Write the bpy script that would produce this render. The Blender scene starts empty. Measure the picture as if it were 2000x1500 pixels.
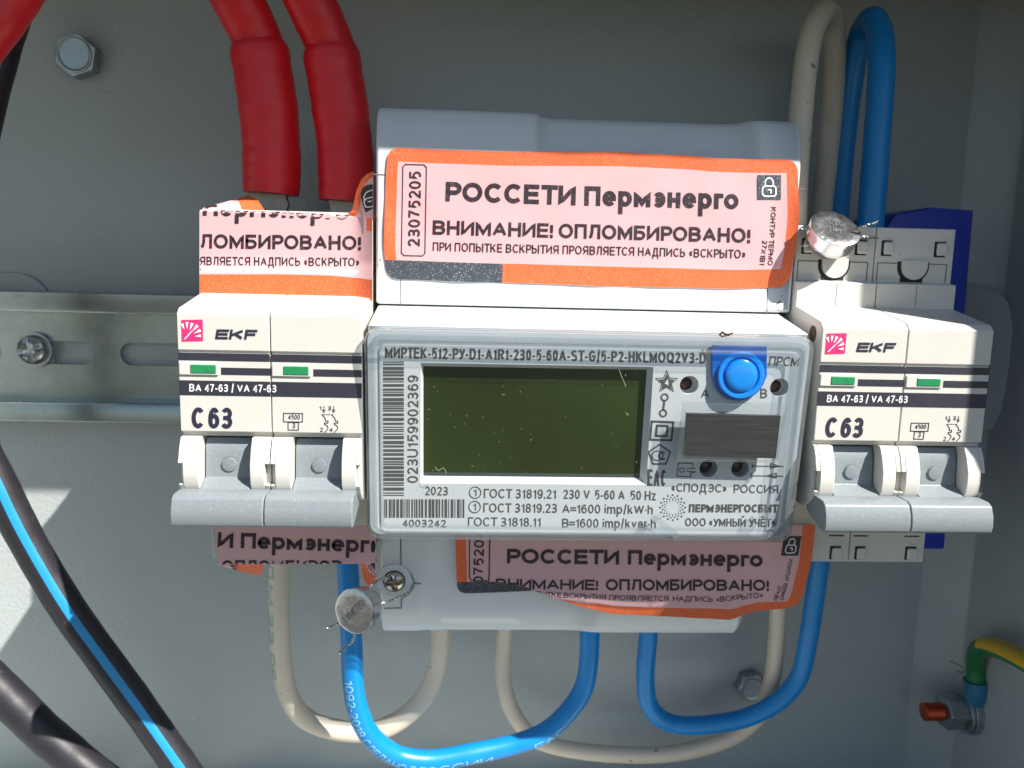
import bpy, bmesh, math, random
from mathutils import Vector, Matrix
from mathutils.geometry import tessellate_polygon
random.seed(7)
S = 0.001                       # millimetres to metres; x right, z up, d = distance out from the back panel

# ------------------------------------------------------------------ camera
YAW, PIT, ROL = -0.0494, 0.1458, 0.0247
FPX, CX, CZ, CD = 1563.73, 56.37, 9.40, 227.6
def _rot(y, p, r):
    cy, sy, cp, sp, cr, sr = math.cos(y), math.sin(y), math.cos(p), math.sin(p), math.cos(r), math.sin(r)
    return (Matrix(((cr, -sr, 0), (sr, cr, 0), (0, 0, 1))) @ Matrix(((1, 0, 0), (0, cp, -sp), (0, sp, cp)))
            @ Matrix(((cy, 0, sy), (0, 1, 0), (-sy, 0, cy))))
R = _rot(YAW, PIT, ROL)
RT = R.transposed()
scene = bpy.context.scene
col = scene.collection
cam_data = bpy.data.cameras.new('camera')
cam_data.sensor_fit = 'HORIZONTAL'; cam_data.sensor_width = 36.0
cam_data.lens = FPX * 36.0 / 2000.0
cam_data.clip_start = 0.005; cam_data.clip_end = 50.0
cam_data.dof.use_dof = True
cam_data.dof.focus_distance = 0.158
cam_data.dof.aperture_fstop = 30.0
cam = bpy.data.objects.new('camera', cam_data); col.objects.link(cam)
rt = Vector((R[0][0], R[0][2], -R[0][1])); up = Vector((-R[1][0], -R[1][2], R[1][1])); bk = Vector((-R[2][0], -R[2][2], R[2][1]))
m = Matrix((rt, up, bk)).transposed().to_4x4()
m.translation = Vector((CX * S, -CD * S, CZ * S))
cam.matrix_world = m
scene.camera = cam

# ------------------------------------------------------------------ sky, sun, exposure
SUN = Vector((1.2, -1.0, 1.58)).normalized()          # towards the sun
world = bpy.data.worlds.new('World'); scene.world = world; world.use_nodes = True
wn = world.node_tree; wn.nodes.clear()
sky = wn.nodes.new('ShaderNodeTexSky'); sky.sky_type = 'NISHITA'; sky.sun_disc = False
sky.sun_elevation = math.asin(SUN.z); sky.sun_rotation = math.atan2(SUN.x, SUN.y)
sky.dust_density = 0.3
bg = wn.nodes.new('ShaderNodeBackground'); bg.inputs['Strength'].default_value = 0.055
wo = wn.nodes.new('ShaderNodeOutputWorld')
wn.links.new(sky.outputs[0], bg.inputs['Color']); wn.links.new(bg.outputs[0], wo.inputs['Surface'])
sl = bpy.data.lights.new('sun', 'SUN'); sl.energy = 5.0; sl.angle = math.radians(0.5); sl.color = (1.0, 0.955, 0.89)
sun = bpy.data.objects.new('sun', sl); col.objects.link(sun)
sun.rotation_euler = SUN.to_track_quat('Z', 'Y').to_euler()
sun.location = SUN * 2.0
scene.view_settings.view_transform = 'Standard'
scene.view_settings.look = 'None'
scene.view_settings.gamma = 1.0
scene.view_settings.use_curve_mapping = False
scene.view_settings.exposure = 0.93
scene.cycles.max_bounces = 12; scene.cycles.transparent_max_bounces = 24
scene.cycles.caustics_reflective = False; scene.cycles.caustics_refractive = False

# ------------------------------------------------------------------ placing helpers
def at(px, py, a, b=0.0):
    """point of the plane d = a + b*z seen at photo pixel (px, py) -> (x, z, d) in mm"""
    q = RT @ Vector(((px - 1000.0) / FPX, (py - 750.0) / FPX, 1.0))
    # z = CZ - q.y t ; d = CD - q.z t ; d = a + b z
    t = (CD - a - b * CZ) / (q.z - b * q.y)
    return (CX + q.x * t, CZ - q.y * t, CD - q.z * t)
def W(p):
    return Vector((p[0] * S, -p[2] * S, p[1] * S))
def V(x, z, d): return (x, z, d)

# ------------------------------------------------------------------ materials
def mat(name, color, rough=0.45, metal=0.0, var=0.06, vscale=300.0, bump=0.0, bscale=2000.0, spec=0.5,
        speck=None, stretch=None, coat=0.0, detail=3.0):
    mm = bpy.data.materials.new(name); mm.use_nodes = True
    nt = mm.node_tree; nt.nodes.clear()
    out = nt.nodes.new('ShaderNodeOutputMaterial'); p = nt.nodes.new('ShaderNodeBsdfPrincipled')
    nt.links.new(p.outputs[0], out.inputs['Surface'])
    tc = nt.nodes.new('ShaderNodeTexCoord')
    src = tc.outputs['Object']
    if stretch:
        mp = nt.nodes.new('ShaderNodeMapping'); mp.inputs['Scale'].default_value = stretch
        nt.links.new(src, mp.inputs['Vector']); src = mp.outputs[0]
    n = nt.nodes.new('ShaderNodeTexNoise'); n.inputs['Scale'].default_value = vscale; n.inputs['Detail'].default_value = 4.0
    nt.links.new(src, n.inputs['Vector'])
    mx = nt.nodes.new('ShaderNodeMix'); mx.data_type = 'RGBA'
    mx.inputs['A'].default_value = (*[c * (1 - var) for c in color], 1)
    mx.inputs['B'].default_value = (*[min(1, c * (1 + var)) for c in color], 1)
    nt.links.new(n.outputs['Fac'], mx.inputs['Factor'])
    last = mx.outputs['Result']
    if speck:                       # (colour, threshold, scale): fine printed grain or dirt with a shape of its own
        sc, th, ss = speck
        n3 = nt.nodes.new('ShaderNodeTexNoise'); n3.inputs['Scale'].default_value = ss; n3.inputs['Detail'].default_value = 2.0
        nt.links.new(src, n3.inputs['Vector'])
        r = nt.nodes.new('ShaderNodeMapRange'); r.inputs['From Min'].default_value = th; r.inputs['From Max'].default_value = th + 0.07
        nt.links.new(n3.outputs['Fac'], r.inputs['Value'])
        m2 = nt.nodes.new('ShaderNodeMix'); m2.data_type = 'RGBA'
        nt.links.new(r.outputs[0], m2.inputs['Factor']); nt.links.new(last, m2.inputs['A'])
        m2.inputs['B'].default_value = (*sc, 1); last = m2.outputs['Result']
    nt.links.new(last, p.inputs['Base Color'])
    p.inputs['Metallic'].default_value = metal
    p.inputs['Specular IOR Level'].default_value = spec
    p.inputs['Coat Weight'].default_value = coat
    p.inputs['Coat Roughness'].default_value = 0.15
    rr = nt.nodes.new('ShaderNodeMapRange'); rr.inputs['To Min'].default_value = max(0.02, rough - 0.08); rr.inputs['To Max'].default_value = min(1, rough + 0.08)
    nt.links.new(n.outputs['Fac'], rr.inputs['Value']); nt.links.new(rr.outputs[0], p.inputs['Roughness'])
    if bump:
        n2 = nt.nodes.new('ShaderNodeTexNoise'); n2.inputs['Scale'].default_value = bscale; n2.inputs['Detail'].default_value = detail
        nt.links.new(src, n2.inputs['Vector'])
        b = nt.nodes.new('ShaderNodeBump'); b.inputs['Strength'].default_value = 1.0; b.inputs['Distance'].default_value = bump * S
        nt.links.new(n2.outputs['Fac'], b.inputs['Height']); nt.links.new(b.outputs[0], p.inputs['Normal'])
    return mm

def clear(name, tint, refl_rough=0.06, body=0.0, body_col=(0.7, 0.78, 0.82), ior=1.45):
    """clear plastic: see-through with a Fresnel reflection and, for thick edges, some milky body"""
    mm = bpy.data.materials.new(name); mm.use_nodes = True
    nt = mm.node_tree; nt.nodes.clear()
    out = nt.nodes.new('ShaderNodeOutputMaterial')
    tr = nt.nodes.new('ShaderNodeBsdfTransparent'); tr.inputs[0].default_value = (*tint, 1)
    gl = nt.nodes.new('ShaderNodeBsdfGlossy'); gl.inputs['Roughness'].default_value = refl_rough
    lw = nt.nodes.new('ShaderNodeLayerWeight'); pw = nt.nodes.new('ShaderNodeMath'); pw.operation = 'POWER'; pw.inputs[1].default_value = 4.0
    fr = nt.nodes.new('ShaderNodeMath'); fr.operation = 'MULTIPLY_ADD'; fr.inputs[1].default_value = 0.85; fr.inputs[2].default_value = ((ior - 1) / (ior + 1)) ** 2
    nt.links.new(lw.outputs['Facing'], pw.inputs[0]); nt.links.new(pw.outputs[0], fr.inputs[0])
    df = nt.nodes.new('ShaderNodeBsdfDiffuse'); df.inputs['Color'].default_value = (*body_col, 1)
    tc = nt.nodes.new('ShaderNodeTexCoord'); n = nt.nodes.new('ShaderNodeTexNoise'); n.inputs['Scale'].default_value = 180.0
    nt.links.new(tc.outputs['Object'], n.inputs['Vector'])
    mr = nt.nodes.new('ShaderNodeMapRange'); mr.inputs['To Min'].default_value = body * 0.6; mr.inputs['To Max'].default_value = body * 1.4
    nt.links.new(n.outputs['Fac'], mr.inputs['Value'])
    m1 = nt.nodes.new('ShaderNodeMixShader'); nt.links.new(mr.outputs[0], m1.inputs[0])
    nt.links.new(tr.outputs[0], m1.inputs[1]); nt.links.new(df.outputs[0], m1.inputs[2])
    m2 = nt.nodes.new('ShaderNodeMixShader'); nt.links.new(fr.outputs[0], m2.inputs[0])
    nt.links.new(m1.outputs[0], m2.inputs[1]); nt.links.new(gl.outputs[0], m2.inputs[2])
    nt.links.new(m2.outputs[0], out.inputs['Surface'])
    return mm

M = {}
M['panel'] = mat('powder_coated_grey', (0.40, 0.432, 0.43), 0.33, bump=0.17, bscale=1050, var=0.05, vscale=45, detail=2, speck=((0.52, 0.55, 0.54), 0.77, 420))
M['white_abs'] = mat('white_breaker_plastic', (0.63, 0.61, 0.56), 0.42, var=0.03, vscale=150, bump=0.02, bscale=4000,
                     speck=((0.45, 0.42, 0.36), 0.735, 900))
M['meter_white'] = mat('white_meter_plastic', (0.67, 0.70, 0.715), 0.36, var=0.025, vscale=120, bump=0.015, bscale=4000,
                       speck=((0.35, 0.36, 0.38), 0.76, 800))
M['face'] = mat('white_face_plate', (0.57, 0.61, 0.625), 0.4, var=0.03, vscale=200, speck=((0.3, 0.32, 0.34), 0.77, 900))
M['grey_toggle'] = mat('grey_toggle_plastic', (0.215, 0.245, 0.26), 0.42, var=0.06, vscale=900, bump=0.03, bscale=3500, speck=((0.36, 0.39, 0.41), 0.64, 3200))
M['band'] = mat('dark_printed_band', (0.03, 0.03, 0.045), 0.45, var=0.12)
M['ink'] = mat('black_grey_ink', (0.055, 0.055, 0.062), 0.6, var=0.2, vscale=3000)
M['face_ink'] = mat('grey_face_ink', (0.085, 0.085, 0.085), 0.6, var=0.25, vscale=2500)
M['navy_ink'] = mat('navy_ink', (0.022, 0.021, 0.045), 0.55, var=0.15, vscale=3000)
M['white_ink'] = mat('white_ink', (0.8, 0.8, 0.8), 0.5)
M['magenta'] = mat('magenta_print', (0.70, 0.028, 0.17), 0.4)
M['green_win'] = mat('green_indicator', (0.015, 0.25, 0.09), 0.25, var=0.25, vscale=500, coat=0.6)
M['gap'] = mat('dark_gap', (0.02, 0.018, 0.016), 0.8)
M['seam'] = mat('grey_seam', (0.16, 0.155, 0.15), 0.7)
M['orange'] = mat('orange_sticker_border', (0.74, 0.125, 0.035), 0.5, var=0.10, vscale=400, speck=((0.80, 0.20, 0.085), 0.54, 3600))
M['pink'] = mat('pink_sticker', (0.70, 0.41, 0.425), 0.5, var=0.03, vscale=60, bump=0.05, bscale=300)
M['sticker_dark'] = mat('dark_sticker_strip', (0.045, 0.055, 0.07), 0.5, var=0.2, speck=((0.25, 0.28, 0.31), 0.58, 3600))
M['sticker_ink'] = mat('sticker_ink', (0.022, 0.012, 0.018), 0.55, var=0.3, vscale=2000, speck=((0.14, 0.10, 0.12), 0.60, 3500))
M['zinc'] = mat('zinc_plated_steel', (0.39, 0.445, 0.44), 0.28, 0.9, var=0.25, vscale=90, bump=0.02, bscale=2500, speck=((0.38, 0.4, 0.38), 0.64, 350))
M['bolt'] = mat('bolt_steel', (0.40, 0.43, 0.43), 0.30, 0.95, var=0.2, vscale=300, bump=0.04, bscale=900)
M['chrome'] = mat('screw_chrome', (0.40, 0.37, 0.33), 0.22, 1.0, var=0.25, vscale=500, bump=0.05, bscale=700)
M['alu'] = mat('crimped_aluminium', (0.62, 0.62, 0.64), 0.24, 1.0, var=0.12, vscale=700, bump=0.07, bscale=1100, detail=5)
M['alu_mark'] = mat('seal_stamp_mark', (0.16, 0.16, 0.18), 0.4, 0.6)
M['brushed'] = mat('brushed_steel_plate', (0.075, 0.08, 0.08), 0.4, 0.6, var=0.45, vscale=110, stretch=(1, 1, 22), bump=0.02, bscale=900)
M['copper'] = mat('copper_stud', (0.52, 0.085, 0.035), 0.35, 0.8, var=0.2, vscale=600)
M['red_cable'] = mat('red_cable_sleeve', (0.70, 0.013, 0.022), 0.40, var=0.14, vscale=120, bump=0.25, bscale=160)
M['black_cable'] = mat('black_rubber_cable', (0.016, 0.015, 0.02), 0.48, var=0.3, vscale=200, bump=0.04, bscale=900, speck=((0.10, 0.09, 0.085), 0.72, 900))
M['stripe'] = mat('blue_stripe', (0.01, 0.24, 0.52), 0.42, var=0.08)
M['blue_wire'] = mat('blue_wire_jacket', (0.002, 0.22, 0.58), 0.36, var=0.08, vscale=150, bump=0.02, bscale=1500)
M['blue_print'] = mat('pale_blue_wire_print', (0.22, 0.56, 0.78), 0.5)
M['beige'] = mat('beige_wire_jacket', (0.66, 0.57, 0.45), 0.42, var=0.06, vscale=150, bump=0.03, bscale=1200, speck=((0.22, 0.17, 0.11), 0.70, 420))
M['teal_print'] = mat('teal_wire_print', (0.22, 0.42, 0.40), 0.6)
M['blue_block'] = mat('blue_plastic_block', (0.008, 0.03, 0.38), 0.35, var=0.1)
M['yellow'] = mat('yellow_wire_jacket', (0.72, 0.43, 0.015), 0.4)
M['green'] = mat('green_wire_jacket', (0.015, 0.17, 0.05), 0.4)
M['shrink'] = mat('blue_heat_shrink', (0.03, 0.17, 0.30), 0.35, var=0.15)
M['blue_button'] = mat('blue_button_plastic', (0.0, 0.14, 0.62), 0.18, var=0.06, coat=0.7)
M['blue_dome'] = mat('blue_button_dome', (0.003, 0.26, 0.82), 0.16, var=0.06, coat=0.7)
M['lcd'] = mat('lcd_glass', (0.025, 0.042, 0.009), 0.12, var=0.6, vscale=30, coat=0.25)
M['led_red'] = mat('led_red_lens', (0.05, 0.006, 0.006), 0.3)
M['led_dark'] = mat('ir_dark_lens', (0.02, 0.02, 0.022), 0.2)
M['dust'] = mat('pale_dust', (0.32, 0.36, 0.22), 0.8)
M['brown_dust'] = mat('brown_dirt', (0.12, 0.06, 0.03), 0.9)
M['clear'] = clear('clear_cover_sheet', (0.985, 0.99, 0.99), 0.05, 0.0)
M['clear_edge'] = clear('clear_cover_edge', (0.79, 0.825, 0.845), 0.05, 0.14, (0.68, 0.71, 0.73), 1.55)
M['clear_thin'] = clear('clear_port_frame', (0.93, 0.95, 0.96), 0.08, 0.06, (0.55, 0.62, 0.66), 1.5)
M['lug'] = mat('tinned_lug', (0.36, 0.36, 0.34), 0.45, 0.7, var=0.2, vscale=400)

# ------------------------------------------------------------------ object helpers
ORG = {}                                     # origin (mm) of each top-level thing
def tag(o, label=None, cat=None, group=None, kind=None):
    if label: o['label'] = label
    if cat: o['category'] = cat
    if group: o['group'] = group
    if kind: o['kind'] = kind
    return o
def thing(name, org, label, cat, group=None):
    o = bpy.data.objects.new(name, None); col.objects.link(o)
    o.empty_display_size = 0.005
    o.location = W(org); ORG[o.name] = org
    return tag(o, label, cat, group)
class MB:
    """collects faces in mm (x, z, d); build() links ONE mesh object"""
    def __init__(s): s.v = []; s.f = []; s.mi = []
    def add(s, vs, fs, mi=0):
        k = len(s.v); s.v += [tuple(p) for p in vs]
        for f in fs: s.f.append([i + k for i in f]); s.mi.append(mi)
        return s
    def box(s, x0, x1, z0, z1, d0, d1, mi=0):
        vs = [(x, z, d) for d in (d0, d1) for z in (z0, z1) for x in (x0, x1)]
        return s.add(vs, [(0, 2, 3, 1), (4, 5, 7, 6), (0, 1, 5, 4), (2, 6, 7, 3), (0, 4, 6, 2), (1, 3, 7, 5)], mi)
    def prism(s, outline, d0, d1, holes=(), mi=0, fn=None):
        """2D outline (x,z) with holes, between d0 and d1 (numbers or functions of (x,z))"""
        g0 = d0 if callable(d0) else (lambda x, z: d0)
        g1 = d1 if callable(d1) else (lambda x, z: d1)
        loops = [list(outline)] + [list(h) for h in holes]
        flat = [p for l in loops for p in l]
        tris = tessellate_polygon([[Vector((p[0], p[1], 0)) for p in l] for l in loops])
        n = len(flat)
        vs = [(x, z, g1(x, z)) for x, z in flat] + [(x, z, g0(x, z)) for x, z in flat]
        fs = []
        for t in tris:
            a, b, c = [flat[i] for i in t]
            ar = (b[0] - a[0]) * (c[1] - a[1]) - (b[1] - a[1]) * (c[0] - a[0])
            t = t if ar > 0 else (t[0], t[2], t[1])
            fs.append(tuple(t)); fs.append(tuple(n + i for i in (t[0], t[2], t[1])))
        k = 0
        for l in loops:
            m_ = len(l)
            for i in range(m_):
                a, b = k + i, k + (i + 1) % m_
                fs.append((a, b, n + b, n + a))
            k += m_
        return s.add(vs, fs, mi)
    def loft(s, secs, mi=0, cap=True):
        """secs: list of closed rings with the same number of points"""
        n = len(secs[0]); vs = [p for r in secs for p in r]; fs = []
        for i in range(len(secs) - 1):
            for j in range(n):
                a, b = i * n + j, i * n + (j + 1) % n
                fs.append((a, b, b + n, a + n))
        if cap:
            fs.append(tuple(range(n))[::-1]); fs.append(tuple((len(secs) - 1) * n + j for j in range(n)))
        return s.add(vs, fs, mi)
    def extr(s, prof, x0, x1, mi=0):
        return s.loft([[(x, z, d) for d, z in prof] for x in (x0, x1)], mi)
    def build(s, name, mats, parent=None, org=None, bevel=0.0, seg=2, smooth=True, ang=32, weld=False):
        if not isinstance(mats, (list, tuple)): mats = [mats]
        if parent is not None:
            top = parent
            while top.parent is not None: top = top.parent
            org = ORG[top.name]
        if org is None:
            n = len(s.v); org = tuple(sum(p[i] for p in s.v) / n for i in range(3))
        me = bpy.data.meshes.new(name)
        me.from_pydata([W((p[0] - org[0], p[1] - org[1], p[2] - org[2])) for p in s.v], [], s.f)
        for i, p in enumerate(me.polygons): p.material_index = s.mi[i]
        bm = bmesh.new(); bm.from_mesh(me)
        if weld: bmesh.ops.remove_doubles(bm, verts=bm.verts, dist=2e-6); bmesh.ops.dissolve_degenerate(bm, edges=bm.edges, dist=1e-6)
        bmesh.ops.recalc_face_normals(bm, faces=bm.faces)
        bm.to_mesh(me); bm.free()
        for mm in mats: me.materials.append(M[mm] if isinstance(mm, str) else mm)
        o = bpy.data.objects.new(name, me); col.objects.link(o)
        if parent is not None: o.parent = parent
        else: o.location = W(org); ORG[o.name] = org
        if bevel:
            bv = o.modifiers.new('bevel', 'BEVEL'); bv.width = bevel * S; bv.segments = seg; bv.limit_method = 'ANGLE'
            bv.angle_limit = math.radians(ang); bv.harden_normals = True
            smooth = True
        if smooth:
            for p in me.polygons: p.use_smooth = True
            if not bevel: me.set_sharp_from_angle(angle=math.radians(38))
        return o

def rrect(x0, x1, z0, z1, r, n=6, rs=None):
    rs = rs or (r, r, r, r)                  # br, tr, tl, bl
    pts = []
    for (cx, cz, a0, q) in ((x1 - rs[0], z0 + rs[0], -90, rs[0]), (x1 - rs[1], z1 - rs[1], 0, rs[1]),
                            (x0 + rs[2], z1 - rs[2], 90, rs[2]), (x0 + rs[3], z0 + rs[3], 180, rs[3])):
        for i in range(n + 1):
            a = math.radians(a0 + 90.0 * i / n); pts.append((cx + q * math.cos(a), cz + q * math.sin(a)))
    return pts
def circ(cx, cz, r, n=24, a0=0.0):
    return [(cx + r * math.cos(a0 + 2 * math.pi * i / n), cz + r * math.sin(a0 + 2 * math.pi * i / n)) for i in range(n)]

def smooth_path(pts, per=10):
    P = [Vector(p) for p in pts]; out = []
    for i in range(len(P) - 1):
        p0 = P[i - 1] if i else P[i] * 2 - P[i + 1]
        p1, p2 = P[i], P[i + 1]
        p3 = P[i + 2] if i + 2 < len(P) else P[i + 1] * 2 - P[i]
        for k in range(per):
            t = k / per
            out.append(0.5 * ((2 * p1) + (p2 - p0) * t + (2 * p0 - 5 * p1 + 4 * p2 - p3) * t * t + (3 * p1 - p0 - 3 * p2 + p3) * t ** 3))
    out.append(P[-1]); return out
def frames(path, ref=Vector((0, 0, 1))):
    """parallel frames: list of (point, normal towards the viewer, side)"""
    fr = []; n = None
    for i, p in enumerate(path):
        t = (path[min(i + 1, len(path) - 1)] - path[max(i - 1, 0)]).normalized()
        if n is None: n = (ref - t * ref.dot(t)).normalized()
        n = (n - t * n.dot(t)).normalized()
        fr.append((p, n, t.cross(n), t))
    return fr
def tube(mb, pts, r, seg=20, per=10, stripe=None, mi=0, cap=True):
    """pts in (x,z,d). r number or function of 0..1. stripe=(angle0, angle1) degrees gets material 1"""
    path = smooth_path(pts, per) if per > 1 else [Vector(p) for p in pts]
    fr = frames(path); rings = []
    for i, (p, n, b, t) in enumerate(fr):
        rr = r(i / (len(fr) - 1)) if callable(r) else r
        if seg > 10: rr *= 1 + 0.010 * math.sin(i * 0.33 + rr) + 0.007 * math.sin(i * 0.83 + 2 * rr)
        rings.append([tuple(p + n * rr * math.cos(2 * math.pi * k / seg) + b * rr * math.sin(2 * math.pi * k / seg)) for k in range(seg)])
    k0 = len(mb.f)
    mb.loft(rings, mi, cap)
    if stripe:
        for i in range(len(fr) - 1):
            for k in range(seg):
                a = (k + 0.5) * 360.0 / seg
                if (stripe(i / (len(fr) - 1), fr[i][1] * math.cos(math.radians(a)) + fr[i][2] * math.sin(math.radians(a))) if callable(stripe) else stripe[0] <= a <= stripe[1]): mb.mi[k0 + i * seg + k] = 1
    return path, fr
def pxpath(l): return [at(*p) for p in l]

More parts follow.
